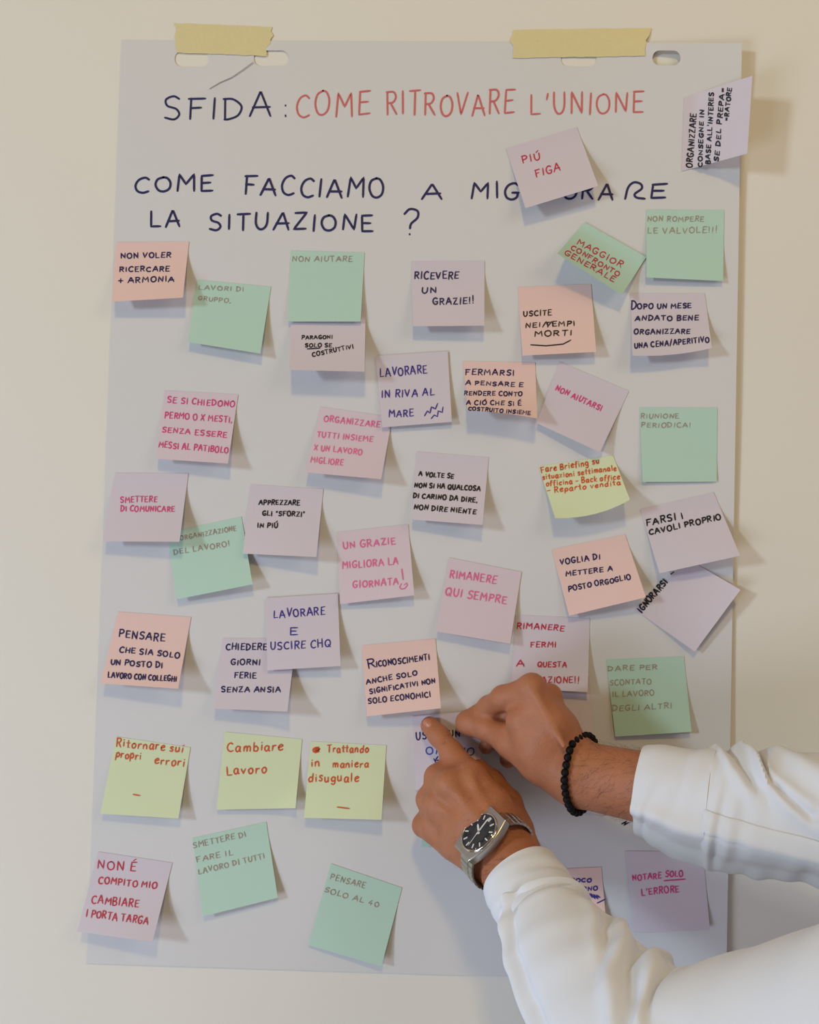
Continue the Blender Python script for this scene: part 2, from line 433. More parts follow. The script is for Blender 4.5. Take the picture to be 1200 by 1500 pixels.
# ------------------------------------------------------------------ sticky notes
def note(colour, Q, lift, words=(), ink='navy', w=1.5, label='', base=0.0, bulge=0.0, curl=0.0, power=1.6):
    """Q: corners TL TR BR BL as seen in the photograph; lift: (TL, TR, BR, BL) mm off the sheet"""
    Q = np.array(Q, float); l = np.array(lift, float) * 1.05e-3
    dn = (Q[2] + Q[3] - Q[0] - Q[1]) / 2; dn /= np.hypot(*dn)
    def f(u, v):
        u = np.asarray(u, float); v = np.asarray(v, float)
        return bil(Q, u, v) + (bulge * v * v * 4 * u * (1 - u))[..., None] * dn
    b0 = float(sheet_h(Q[:2].mean(0))) + 0.0005 + base * 1e-3
    def hh(u, v):
        vv = np.clip((v - .14) / .86, 0, 1.2) ** power
        top = (1 - np.clip(v, 0, 1)) * ((1 - u) * l[0] + u * l[1])
        body = vv * ((1 - u) * l[3] + u * l[2])
        cc = curl * 1e-3 * np.clip((u + v - 1.55) / .45, 0, 1.1) ** 2
        return b0 + top + body + cc
    n = 19
    uu, vv = np.meshgrid(np.linspace(0, 1, n), np.linspace(0, 1, n)); uu = uu.ravel(); vv = vv.ravel()
    P = f(uu, vv); H = hh(uu, vv)
    # the glued strip follows the sheet below it
    def settle(H, P, v):
        sh = sheet_h(P)
        return np.maximum(H + (sh - sheet_h(Q[:2].mean(0))) * np.clip(1 - v * 1.5, 0, 1), np.minimum(sh, .02) + 0.0006 + base * 1e-3)
    H = settle(H, P, vv)
    o = mesh_obj('sticky_note', U(P[:, 0], P[:, 1], H), grid_faces(n, n), MAT[colour])
    solid(o, 0.00016)
    tag(o, label, 'sticky note', 'sticky notes on the flipchart sheet')
    groups = {}
    for wd in words:
        ik = ink
        if isinstance(wd[0], str) and wd[0][0] != '@': wd = wd[:5] + (wd[5] * .86,)
        if isinstance(wd[0], str) and wd[0][0] == '@':
            ik, wd = wd[0][1:], wd[1:]
        groups.setdefault(ik, []).append(wd)
    for ik, wl in groups.items():
        polys = []
        for wd in wl:
            polys += text_strokes(*wd) if isinstance(wd[0], str) else [np.array(wd, float)]
        def place(P, z):
            u, v = inv_bil(f, P)
            return U(P[:, 0], P[:, 1], settle(hh(u, v), P, v) + 0.0004 + z)
        V, F = ribbon(polys, w * (1.0 if ik == 'faint' else 1.15), place)
        mesh_obj('handwriting', V, F, MAT[ik], o, smooth=False)
    return o
L_ = 'lavender'
note('peach', [(170, 354.5), (277, 354), (268, 436), (164, 442)], (0, 0, 19, 15),
     [('NON VOLER', 177, 378, 250, 377, 9), ('RICERCARE', 175, 397.5, 248, 397.5, 8), ('+ ARMONIA', 173, 415, 255, 412, 8.5)], 'navy', 1.7,
     'peach sticky note reading NON VOLER RICERCARE + ARMONIA')
note('green', [(289, 410), (397, 420), (381.5, 518), (275, 501)], (0, 0, 11, 9),
     [('LAVORI DI', 291, 424, 357, 427, 7.5), ('GRUPPO,', 290, 439, 338, 444, 7)], 'faint', 1.1,
     'mint green sticky note with faint words LAVORI DI GRUPPO', power=1.4)
note('green', [(426, 367), (534, 370), (528.5, 471), (422, 471)], (0, 0, 6, 5),
     [('NON AIUTARE', 428, 383, 516, 383, 9)], 'faint', 1.2, 'mint green sticky note with faint words NON AIUTARE')
note(L_, [(427, 446), (536, 446), (534, 544.5), (424, 542)], (0, 0, 25, 24),
     [('PARAGONI', 442, 497, 487, 496, 6), ('SOLO SE', 447, 508.5, 486, 508, 6.5), [(450, 511), (469, 510)], ('COSTRUTTIVI', 458, 522.5, 518, 510, 7)],
     'black', 1.5, 'lavender sticky note reading PARAGONI SOLO SE COSTRUTTIVI')
note('pink', [(241.5, 572), (349, 578), (334, 679), (228, 672)], (0, 0, 17, 12),
     [('SE SI CHIEDONO', 245, 590, 343, 596, 10), ('PERMO O X MESTI,', 241, 612, 340, 619, 10), ('SENZA ESSERE', 237, 633, 332, 641, 9), ('MESSI AL PATIBOLO', 232, 655, 334, 664, 10)],
     'magenta', 1.5, 'pinkish lavender sticky note starting SE SI CHIEDONO in magenta')
note('pink', [(469, 596), (575, 611), (558.5, 702), (447, 692)], (0, 0, 20, 14),
     [('ORGANIZZARE', 474, 617, 556, 626, 10), ('TUTTI INSIEME', 464, 640, 546, 647, 9), ('X UN LAVORO', 460, 659, 530, 666, 9), ('MIGLIORE', 455, 676.5, 502, 682, 10)],
     'pinkink', 1.5, 'pinkish lavender sticky note starting ORGANIZZARE TUTTI INSIEME in pink')
note(L_, [(602.5, 383), (710, 382), (709.6, 477), (605, 478)], (0, 0, 15, 13),
     [('RICEVERE', 607, 408.5, 672, 408.5, 12), ('UN', 618, 429, 639, 429, 9), ('GRAZIE!!', 634, 446, 694, 444.5, 11)], 'navy', 1.8,
     'lavender sticky note reading RICEVERE UN GRAZIE in navy')
note(L_, [(550, 521.5), (656, 514.5), (662, 618), (560, 626)], (0, 0, 5, 4),
     [('LAVORARE', 557, 552, 626, 546, 14), ('IN RIVA AL', 559, 583, 636, 579, 12), ('MARE', 570, 611, 606, 610, 12),
      [(622, 609), (626, 602), (630, 605), (632, 596), (638, 599), (641, 591)], [(632, 613), (636, 608), (641, 610), (642, 602), (648, 604), (649, 596)]],
     'violet', 1.6, 'lavender sticky note reading LAVORARE IN RIVA AL MARE in blue', base=1.3)
note('peach', [(678, 529), (784, 531), (787, 613), (685, 601)], (0, 0, 25, 22),
     [('FERMARSI', 682, 548.5, 753, 550, 9), ('A PENSARE E', 682, 563.5, 766, 566.5, 7), ('RENDERE CONTO', 680, 578.7, 765, 580, 7), ('A CIÒ CHE SI È', 683, 592.5, 764, 594, 7), ('COSTRUITO INSIEME', 686, 600.5, 777, 607.5, 6)],
     'navy', 1.6, 'peach sticky note starting FERMARSI A PENSARE with curled lower edge', bulge=-2, power=2.0)
note('peach', [(758.6, 420.6), (866, 416), (873.5, 515.5), (765.5, 521)], (0, 0, 12, 9),
     [('USCITE', 767, 463, 808, 461.5, 9), ('NEI TEMPI', 770, 480, 842, 477, 8), [(795, 479), (800, 471), (803, 478), (808, 471), (811, 478)], ('MORTI', 783.5, 493, 837.5, 491, 9),
      [(777.5, 505), (800, 506.5), (825, 504), (836.5, 498)]], 'black', 1.6, 'peach sticky note reading USCITE NEI TEMPI MORTI, last word underlined')
note('green', [(856.5, 325.5), (947, 376.5), (911, 432), (816.5, 371.5)], (0, 0, 15, 25),
     [('MAGGIOR', 845, 357, 909.5, 391.5, 10), ('CONFRONTO', 836, 364.5, 905.6, 405, 8), ('GENERALE', 826, 371.5, 899, 413.4, 9)],
     'red', 1.4, 'tilted mint green sticky note reading MAGGIOR CONFRONTO GENERALE in red', base=1.2)
note('green', [(947, 307), (1061, 307.5), (1059.5, 411.6), (947, 406.5)], (0, 0, 7, 5),
     [('NON ROMPERE', 948.5, 324, 1031, 324.5, 8.5), ('LE VALVOLE!!!', 948.5, 342, 1050, 341, 10)], 'faint', 1.2,
     'mint green sticky note reading NON ROMPERE LE VALVOLE!!! near the right edge')
note(L_, [(923.6, 429.6), (1032.5, 429.6), (1043, 510), (926.6, 521)], (0, 0, 14, 15),
     [('D', 924.5, 453, 932, 453, 15), ('OPO UN MESE', 934, 452.5, 1013, 451, 8.5), ('ANDATO BENE', 930.5, 469.5, 1023.5, 469, 8), ('ORGANIZZARE', 929, 489.6, 1010.6, 488.4, 8), ('UNA CENA/APERITIVO', 929.6, 510, 1039, 501, 9)],
     'navy', 1.8, 'lavender sticky note starting DOPO UN MESE in navy, lower right corner curled', bulge=4, curl=6)
note(L_, [(819.5, 529.5), (921.5, 573), (879, 662.4), (786.5, 620)], (0, 0, 12, 6),
     [('NON AIUTARSI', 813.5, 571.5, 880, 602, 9.5)], 'magenta', 1.6, 'tilted lavender sticky note reading NON AIUTARSI in magenta')
note('green', [(937, 597), (1051, 597), (1050, 705.5), (941.5, 706)], (0, 0, 3, 2),
     [('RIUNIONE', 938.5, 612.6, 994.4, 612.6, 8), ('PERIODICA!', 939.5, 626, 1011.5, 626, 8)], 'faint', 1.2,
     'flat mint green sticky note with faint words RIUNIONE PERIODICA!')
note('yellow', [(789, 683), (898, 667), (923, 732), (813.5, 759)], (0, 0, 24, 20),
     [('Fare Briefing su', 793, 692.5, 878, 679, 10), ('situazioni settimanale', 795, 702.5, 903, 689, 9), ('officina - Back office', 800, 712, 908, 702, 9), ('- Reparto vendita', 802, 722.5, 909, 710, 9)],
     'orange', 1.5, 'lime yellow sticky note starting Fare Briefing su in orange, bowed outward', bulge=8, curl=4)
note(L_, [(938, 746), (1045.6, 721), (1084.5, 814), (966.4, 840)], (0, 0, 22, 10),
     [('FARSI I', 947.4, 771, 1001, 760, 11), ('CAVOLI PROPRIO', 951.5, 783.5, 1056.7, 761, 9)], 'black', 1.9,
     'lavender sticky note reading FARSI I CAVOLI PROPRIO in black')
note('peach', [(808, 804.7), (915.8, 783), (946.5, 875), (834, 902)], (0, 0, 18, 8),
     [('VOGLIA DI', 820.7, 827, 879.3, 819, 9), ('METTERE A', 828.7, 844, 897.4, 836, 8), ('POSTO ORGOGLIO', 833.4, 866.5, 924.3, 848, 8.5)], 'navy', 1.7,
     'peach sticky note starting VOGLIA DI METTERE A POSTO')
note(L_, [(930, 893), (1010, 820), (1085, 864), (1018, 954.5)], (0, 0, 14, 8),
     [('IGNORARSI', 940, 898, 978, 853, 11), [(983, 841), (987, 838)]], 'black', 2.0,
     'diamond tilted lavender sticky note with black word IGNORARSI along its edge')
note(L_, [(756, 900.6), (864, 906), (861, 1014), (749, 1008)], (0, 0, 11, 8),
     [('RIMANERE', 757, 920.5, 826, 924.5, 10), ('FERMI', 777.4, 948, 814.4, 948, 9), ('A', 756.5, 975.5, 768, 975.5, 10), ('QUESTA', 787.5, 977, 830, 977, 9), ('SITUAZIONE!!', 764, 999.5, 848, 1000.5, 10)],
     'red', 1.6, 'lavender sticky note reading RIMANERE FERMI A QUESTA SITUAZIONE in red')
note(L_, [(762, 985), (864, 990), (871, 1090), (768, 1085)], (0, 0, 10, 5), (), 'navy', 1.6,
     'lavender sticky note mostly hidden behind the right hand, under the RIMANERE FERMI note', base=-0.2)
note('green', [(888, 966), (1002, 961.4), (1013, 1072), (901.5, 1079)], (0, 0, 9, 4),
     [('DARE PER', 890.4, 983, 963, 980.4, 8), ('SCONTATO', 893.6, 1003.5, 953.8, 1002, 9), ('IL LAVORO', 897.4, 1021, 958.5, 1018.4, 9), ('DEGLI ALTRI', 897.4, 1041.5, 984.5, 1037.4, 9)],
     'faint', 1.3, 'mint green sticky note with faint words DARE PER SCONTATO')
note(L_, [(169, 692.6), (276, 693.6), (263, 793.6), (150, 793)], (0, 0, 20, 14),
     [('SMETTERE', 176.4, 736, 230, 735, 9.5), ('DI COMUNICARE', 176.4, 748.7, 255.5, 749.3, 9)], 'magenta', 1.5,
     'lavender sticky note reading SMETTERE DI COMUNICARE in magenta')
note('green', [(245, 780), (353.7, 756.6), (370, 856), (259, 878)], (0, 0, 13, 8),
     [('ORGANIZZAZIONE', 264, 791.5, 346.4, 777, 8), ('DEL LAVORO!', 254.6, 812.6, 336.3, 800, 8.5)], 'faint', 1.3,
     'mint green sticky note with faint words ORGANIZZAZIONE DEL LAVORO!', base=-0.1)
note(L_, [(367, 709.7), (473.7, 716.4), (463.6, 816), (356, 811)], (0, 0, 20, 10),
     [('APPREZZARE', 379, 739, 439, 740, 8), ('GLI "SFORZI"', 384.4, 755, 446, 756.6, 8), ('IN PIÙ', 377, 772.4, 406.6, 773, 8)], 'black', 1.7,
     'lavender sticky note reading APPREZZARE GLI SFORZI IN PIÙ in black')
note(L_, [(389, 876), (495, 869.6), (499, 975.7), (392, 982)], (0, 0, 12, 7),
     [('LAVORARE', 401, 905.4, 476, 900, 13.5), ('E', 424, 930.8, 435.7, 930.8, 13), ('USCIRE CHQ', 396.5, 952, 484, 947.5, 13)], 'violet', 1.6,
     'lavender sticky note reading LAVORARE E USCIRE CHQ in blue', base=1.3)
note(L_, [(326.5, 935), (434, 935), (421, 1042.5), (311.6, 1038)], (0, 0, 20, 14),
     [('CHIEDERE', 331, 951.5, 391, 952, 10.5), ('GIORNI', 338, 973.5, 381, 974, 9), ('FERIE', 343, 993, 375, 993.5, 10), ('SENZA ANSIA', 324, 1013.7, 411, 1014, 9)], 'navy', 1.7,
     'lavender sticky note reading CHIEDERE GIORNI FERIE SENZA ANSIA', curl=5)
note('peach', [(173, 896), (280, 904), (261, 1009), (147, 1001)], (0, 0, 23, 15),
     [('PENSARE', 174, 933, 241, 940, 13), ('CHE SIA SOLO', 174.5, 955, 262.5, 964, 9), ('UN POSTO DI', 162, 973, 238, 978.5, 9), ('LAVORO CON COLLEGHI', 158, 992.5, 258.4, 998, 9)], 'navy', 1.8,
     'peach sticky note starting PENSARE CHE SIA SOLO near the left edge')
note(L_, [(610, 661.6), (716, 670), (707, 769), (603.5, 761)], (0, 0, 18, 11),
     [('A VOLTE SE', 613.4, 697, 664.4, 701, 7.5), ('NON SI HA QUALCOSA', 607.4, 713.5, 703.4, 718.8, 8), ('DI CARINO DA DIRE,', 605, 728.5, 699.5, 736, 8), ('NON DIRE NIENTE', 606.5, 745.6, 697, 752.8, 8)], 'black', 1.8,
     'lavender sticky note starting A VOLTE SE NON SI HA QUALCOSA in black')
note('pink', [(493.4, 779.5), (598, 768), (607, 872), (498.5, 885)], (0, 0, 12, 6),
     [('UN GRAZIE', 503, 804.4, 579.5, 796.5, 11.5), ('MIGLIORA LA', 501.5, 833.5, 583.4, 826, 11.5), ('GIORNATA', 517, 861.4, 584, 856.6, 11.5), [(588.5, 833.5), (590.5, 849)],
      [(588, 855), (585.5, 860), (588, 863), (593, 862), (597, 857), (595.5, 854), (592, 857)]], 'pinkink', 1.6,
     'pinkish lavender sticky note reading UN GRAZIE MIGLIORA LA GIORNATA!')
note('pink', [(657.5, 817), (764, 838), (747.5, 943), (639.5, 925)], (0, 0, 12, 9),
     [('RIMANERE', 658.4, 846, 726.5, 855, 13), ('QUI SEMPRE', 652.4, 871, 741.5, 884.5, 13)], 'pinkink', 1.7,
     'pinkish lavender sticky note reading RIMANERE QUI SEMPRE', base=0.3)
note('peach', [(530, 945.4), (638, 935.5), (646, 1037.5), (537.5, 1049.5)], (0, 0, 22, 12),
     [('R', 539, 980, 550, 978, 16), ('ICONOSCIMENTI', 551, 977, 629.6, 966, 9.5), ('ANCHE SOLO', 537, 1002.5, 611, 989, 8), ('SIGNIFICATIVI NON', 542, 1016.5, 638, 999.8, 8), ('SOLO ECONOMICI', 539.6, 1031, 631, 1020.4, 9)], 'navy', 1.7,
     'peach sticky note starting RICONOSCIMENTI just above the pointing finger')
note('yellow', [(169.5, 1079), (279, 1095), (261.4, 1199), (147, 1192)], (0, 0, 12, 9),
     [('Ritornare sui', 170, 1093, 268, 1102, 14), ('propri', 169, 1109, 206, 1113, 14), ('errori', 226, 1118.6, 270, 1122.6, 14), [(195, 1163.7), (205, 1165.4)]], 'orange', 1.7,
     'lime yellow sticky note reading Ritornare sui propri errori')
note('yellow', [(329, 1072), (442.5, 1083), (433, 1184), (317.5, 1186)], (0, 0, 8, 6),
     [('Cambiare', 333, 1101, 414.6, 1099, 15), ('Lavoro', 332, 1135.5, 390.3, 1131, 15)], 'orange', 1.8,
     'lime yellow sticky note reading Cambiare Lavoro, in the middle of its row', curl=5)
note('yellow', [(455, 1086), (566, 1092), (559, 1201), (445.5, 1198)], (0, 0, 21, 12),
     [('e', 458, 1102, 468, 1102, 14), [(458, 1099), (467, 1094), (460, 1102), (469, 1097), (462, 1103)], ('Trattando', 479.6, 1102, 539.6, 1102, 12), ('in', 456, 1123, 468, 1123, 14), ('maniera', 487.5, 1124, 539.6, 1124, 12),
      ('disuguale', 451.5, 1144.7, 525, 1145, 15), [(494, 1182.2), (511.8, 1184.4)]], 'orange', 1.7,
     'lime yellow sticky note reading Trattando in maniera disuguale')
note(L_, [(144, 1247.6), (252.5, 1264), (223.4, 1380), (113, 1364.6)], (0, 0, 25, 15),
     [('NON È', 143, 1272, 199, 1276.3, 15), ('COMPITO MIO', 144, 1294, 229, 1301.5, 11), ('CAMBIARE', 134, 1322.7, 202.6, 1329.3, 13), ('I PORTA TARGA', 125.3, 1342.5, 216, 1354.5, 12)], 'red', 1.6,
     'lavender sticky note starting NON È COMPITO MIO at the lower left')
note('green', [(282, 1227.7), (390, 1204), (407, 1315), (297.6, 1342.5)], (0, 0, 7, 8),
     [('SMETTERE DI', 283.5, 1242.5, 360.3, 1225.5, 9.5), ('FARE IL', 288, 1263, 341, 1252, 9), ('LAVORO DI TUTTI', 291, 1280.7, 388, 1257.3, 9)], 'faint', 1.3,
     'mint green sticky note with faint words SMETTERE DI FARE IL LAVORO')
note('green', [(485, 1265), (589, 1300.6), (559, 1415.4), (452, 1384.5)], (0, 0, 10, 4),
     [('PENSARE', 483.5, 1287.5, 534, 1301.5, 10), ('SOLO AL 40', 474.3, 1306.3, 554, 1329.3, 9)], 'faint', 1.3,
     'mint green sticky note with faint words PENSARE SOLO, lowest on the sheet')
note(L_, [(604, 1049), (710, 1040), (704, 1113), (609, 1158)], (0, 5, 18, 3),
     [('USARE UN', 610, 1084, 674, 1079, 12), ('@blue', 'ORARIO', 624, 1104.5, 694, 1106, 10), ('K', 637, 1117, 644, 1113, 7)], 'navy', 1.7,
     'lavender sticky note held by both hands, being stuck on', base=0.0, power=1.2)
note('peach', [(778, 1275), (881, 1270), (890, 1372), (785, 1378)], (0, 0, 12, 6),
     [('POCO', 836, 1292, 866, 1292, 5.5), ('SONO', 846, 1305, 875, 1304.5, 6.5), [(864, 1309), (868, 1315), (866, 1309), (872, 1317), (870, 1310), (876, 1317), (874, 1311), (879, 1315)], [(875, 1323), (887, 1317)]], 'violet', 1.7,
     'peach sticky note half hidden behind the lower white sleeve')
note(L_, [(915.6, 1246.4), (1030, 1248), (1040, 1362.5), (930, 1366)], (0, 0, 8, 4),
     [('NOTARE', 927, 1290, 969, 1287, 10), ('SOLO', 975, 1284.5, 1000.5, 1283.6, 10), [(973, 1290.2), (1004.4, 1288)], ("L'ERRORE", 940, 1312.4, 995, 1306.8, 11)], 'magenta', 1.6,
     'lavender sticky note reading NOTARE SOLO L\'ERRORE, at the lower right')
note(L_, [(998.5, 251), (1002.5, 142.5), (1102.5, 111), (1095, 225)], (0, 0, 34, 32),
     [('ORGANIZZARE', 1014, 246, 1020, 166.7, 10), ('CONSEGNE IN', 1028.3, 244.7, 1031.7, 161, 7), ("BASE ALL'INTERES", 1040, 240, 1045.8, 136, 7.5), ('SE DEL PREPA=', 1052.5, 236.7, 1061.7, 130, 7.5), ('=RATORE', 1066.7, 176.7, 1071.7, 129, 7)],
     'black', 1.8, 'lavender sticky note turned sideways, overhanging the sheet at top right', power=1.15)
note(L_, [(741, 217.5), (845, 186), (876.5, 272.5), (770, 305)], (0, 0, 18, 16),
     [('PIÙ', 766, 239.5, 791.5, 234, 12), ('FIGA', 785, 259, 821.5, 250, 13)], 'red', 1.6,
     "lavender sticky note with two short red words, under the heading word L'UNIONE")
note(L_, [(904, 1196), (950, 1092), (1048, 1134), (1006, 1236)], (0, 0, 5, 4),
     [[(911, 1207), (918, 1203), (914, 1209), (921, 1205)]], 'black', 1.8,
     'lavender sticky note almost wholly hidden behind the upper sleeve and wrist', base=-0.2)
note('green', [(632, 1148), (732, 1153), (724, 1247), (617, 1240)], (0, 0, 5, 3), (), 'navy', 1.5,
     'mint green sticky note almost wholly hidden behind the hand with the wristwatch')

# ------------------------------------------------------------------ person: two hands and forearms as one skin surface
class Field:
    def __init__(s, lo, hi, vox):
        s.lo = np.array(lo, float); s.vox = vox
        s.n = np.ceil((np.array(hi) - s.lo) / vox).astype(int) + 1
        s.D = np.full(s.n, 0.05, np.float32)
    def box(s, lo, hi, pad):
        a = np.clip(np.floor((np.minimum(lo, hi) - pad - s.lo) / s.vox).astype(int), 0, s.n)
        b = np.clip(np.ceil((np.maximum(lo, hi) + pad - s.lo) / s.vox).astype(int) + 1, 0, s.n)
        return a, b
    def coords(s, a, b):
        ax = [s.lo[i] + s.vox * np.arange(a[i], b[i]) for i in range(3)]
        return np.meshgrid(*ax, indexing='ij', sparse=True)
def smin(a, b, k):
    if k <= 0: return np.minimum(a, b)
    h = np.maximum(k - np.abs(a - b), 0) / k
    return np.minimum(a, b) - h * h * k * .25
def cone_d(X, A, B, ra, rb, flat=None):
    """distance to a tapered capsule; flat=(axis, factor) squeezes it along an axis"""
    dx = [X[i] - A[i] for i in range(3)]; d = B - A
    if flat is not None:
        n, fac = flat
        q = sum(dx[i] * n[i] for i in range(3)); e = fac - 1
        dx = [dx[i] + e * q * n[i] for i in range(3)]
        dd = d @ n; d = d + e * dd * n
    L2 = max(d @ d, 1e-12)
    t = np.clip(sum(dx[i] * d[i] for i in range(3)) / L2, 0, 1)
    r2 = sum((dx[i] - t * d[i]) ** 2 for i in range(3))
    return np.sqrt(r2) - (ra + (rb - ra) * t)
def add(Fd, prims, k):
    """prims: chains of (A, B, ra, rb[, flat]) that blend with each other over k metres, and then with the field over kk"""
    for kk, chain in prims:
        P = []
        los = np.min([np.minimum(c[0], c[1]) - max(c[2], c[3]) for c in chain], 0)
        his = np.max([np.maximum(c[0], c[1]) + max(c[2], c[3]) for c in chain], 0)
        a, b = Fd.box(los, his, 0.014)
        if np.any(b <= a): continue
        X = Fd.coords(a, b); T = None
        for c in chain:
            d = cone_d(X, c[0], c[1], c[2], c[3], c[4] if len(c) > 4 else None)
            T = d if T is None else smin(T, d, k)
        sl = tuple(slice(a[i], b[i]) for i in range(3))
        if kk < 0:                       # a groove
            S = Fd.D[sl]; Fd.D[sl] = -smin(-S, T, -kk)
        else:
            Fd.D[sl] = smin(Fd.D[sl], T.astype(np.float32), kk)
def surface_nets(Fd):
    D = Fd.D; nx, ny, nz = D.shape; S = D < 0
    c = np.zeros((nx - 1, ny - 1, nz - 1), np.int8)
    for i in (0, 1):
        for j in (0, 1):
            for k in (0, 1):
                c += S[i:nx - 1 + i, j:ny - 1 + j, k:nz - 1 + k]
    I = np.argwhere((c > 0) & (c < 8))
    idx = np.full((nx - 1, ny - 1, nz - 1), -1, np.int32); idx[tuple(I.T)] = np.arange(len(I))
    pos = np.zeros((len(I), 3)); cnt = np.zeros(len(I))
    cor = [(i, j, k) for i in (0, 1) for j in (0, 1) for k in (0, 1)]
    for a in cor:
        for ax in range(3):
            if a[ax]: continue
            b = list(a); b[ax] = 1
            da = D[I[:, 0] + a[0], I[:, 1] + a[1], I[:, 2] + a[2]]; db = D[I[:, 0] + b[0], I[:, 1] + b[1], I[:, 2] + b[2]]
            m = (da < 0) != (db < 0); t = np.where(m, da / np.where(m, da - db, 1), 0)
            p = np.tile(np.array(a, float), (len(I), 1)); p[:, ax] += t
            pos[m] += p[m]; cnt[m] += 1
    V = Fd.lo + Fd.vox * (I + pos / cnt[:, None])
    F = []
    for ax in range(3):
        sl0 = [slice(1, -1)] * 3; sl1 = [slice(1, -1)] * 3
        sl0[ax] = slice(0, D.shape[ax] - 1); sl1[ax] = slice(1, D.shape[ax])
        A = S[tuple(sl0)]; B = S[tuple(sl1)]
        off = np.array([1, 1, 1]); off[ax] = 0
        E_ = np.argwhere(A != B) + off
        if not len(E_): continue
        flip = S[tuple(E_.T)]
        u, v = [(1, 2), (2, 0), (0, 1)][ax]
        def at(du, dv):
            q = E_.copy(); q[:, u] -= du; q[:, v] -= dv
            return idx[tuple(q.T)]
        q = np.stack([at(1, 1), at(0, 1), at(0, 0), at(1, 0)], 1)
        q[~flip] = q[~flip][:, ::-1]
        F.append(q[(q >= 0).all(1)])
    return V, np.vstack(F)
def smooth_mesh(V, F, it=2, lam=.5):
    e = np.vstack([F[:, [0, 1]], F[:, [1, 2]], F[:, [2, 3]], F[:, [3, 0]]])
    e = np.vstack([e, e[:, ::-1]])
    deg = np.bincount(e[:, 0], minlength=len(V)).astype(float)
    for _ in range(it):
        acc = np.stack([np.bincount(e[:, 0], V[e[:, 1], i], len(V)) for i in range(3)], 1)
        V = V + lam * (acc / deg[:, None] - V)
    return V

def J(px, py, h, r):                      # a joint: place and radius, radius given as seen in the photograph
    return U(px, py, h * 1e-3), r * pxm(h * 1e-3)
def chain(*js):
    j = [J(*q) for q in js]
    return [(j[i][0], j[i + 1][0], j[i][1], j[i + 1][1]) for i in range(len(j) - 1)]
unit = lambda v: np.array(v, float) / np.linalg.norm(v)

# --- left hand, pointing: joints as (px, py, mm off the wall, px radius)
LW = (733, 1240, 98, 43)                 # wrist
left = [
    # forearm: two long bones side by side, wrist to elbow
    (0.02, chain((752, 1228, 90, 31), (783, 1303, 138, 32), (865, 1420, 225, 46))),
    (0.02, chain((716, 1256, 98, 31), (764, 1314, 142, 32), (855, 1440, 225, 46))),
    (0.02, chain((736, 1238, 104, 30), (772, 1304, 146, 30))),
    # metacarpals
    (0.012, chain((744, 1228, 92, 29), (722, 1180, 84, 27), (692, 1138, 66, 21))),
    (0.012, chain((732, 1236, 100, 29), (700, 1195, 92, 27), (664, 1152, 74, 20.5))),
    (0.012, chain((722, 1246, 100, 29), (684, 1215, 90, 27), (646, 1184, 68, 19))),
    (0.012, chain((712, 1254, 94, 28), (672, 1234, 78, 24), (640, 1215, 56, 18))),
    (0.012, chain((742, 1215, 74, 30), (700, 1185, 60, 34), (672, 1190, 50, 28))),
    (0.010, chain((706, 1258, 84, 28), (664, 1234, 62, 22), (648, 1222, 50, 17))),
    # index finger, straight, its tip pressing the note
    (0.006, chain((692, 1138, 66, 20), (661, 1101, 38, 15.5), (643, 1078, 20, 14.5), (629.5, 1063, 11.5, 13.3))),
    # curled fingers
    (0.013, chain((662, 1150, 74, 19), (641, 1139, 50, 18), (655, 1156, 20, 14))),
    (0.013, chain((646, 1182, 68, 18), (628, 1171, 44, 17), (650, 1190, 18, 13))),
    (0.013, chain((640, 1214, 56, 17), (621, 1209, 38, 15.5), (645, 1218, 18, 12.5))),
    # thumb, tucked in behind the index finger
    (0.012, chain((752, 1214, 76, 24), (744, 1178, 58, 21))),
    (0.006, chain((744, 1178, 58, 20), (722, 1146, 40, 16), (702, 1126, 26, 13.5))),
    # knuckles and tendons on the back of the hand
    (0.010, chain((689, 1134, 74, 14), (688, 1135, 75, 14))),
    (0.010, chain((655, 1146, 80, 13), (654, 1147, 80, 13))),
    (0.010, chain((638, 1178, 73, 13), (637, 1178, 73, 13))),
    (0.010, chain((631, 1210, 60, 12), (630, 1210, 60, 12))),
    (0.006, chain((725, 1205, 112, 4), (690, 1142, 84, 5))),
    (0.006, chain((712, 1212, 114, 4), (660, 1152, 87, 5))),
    (0.006, chain((700, 1228, 114, 4), (645, 1182, 83, 4.5))),
    # finger creases and knuckle folds
    (-0.0008, chain((632, 1087, 37.4, .8), (648, 1083, 40.0, .8), (660, 1078, 30, .8))),
    (-0.0008, chain((634, 1091, 39.4, .7), (650, 1087, 42.0, .7), (662, 1082, 31, .7))),
]
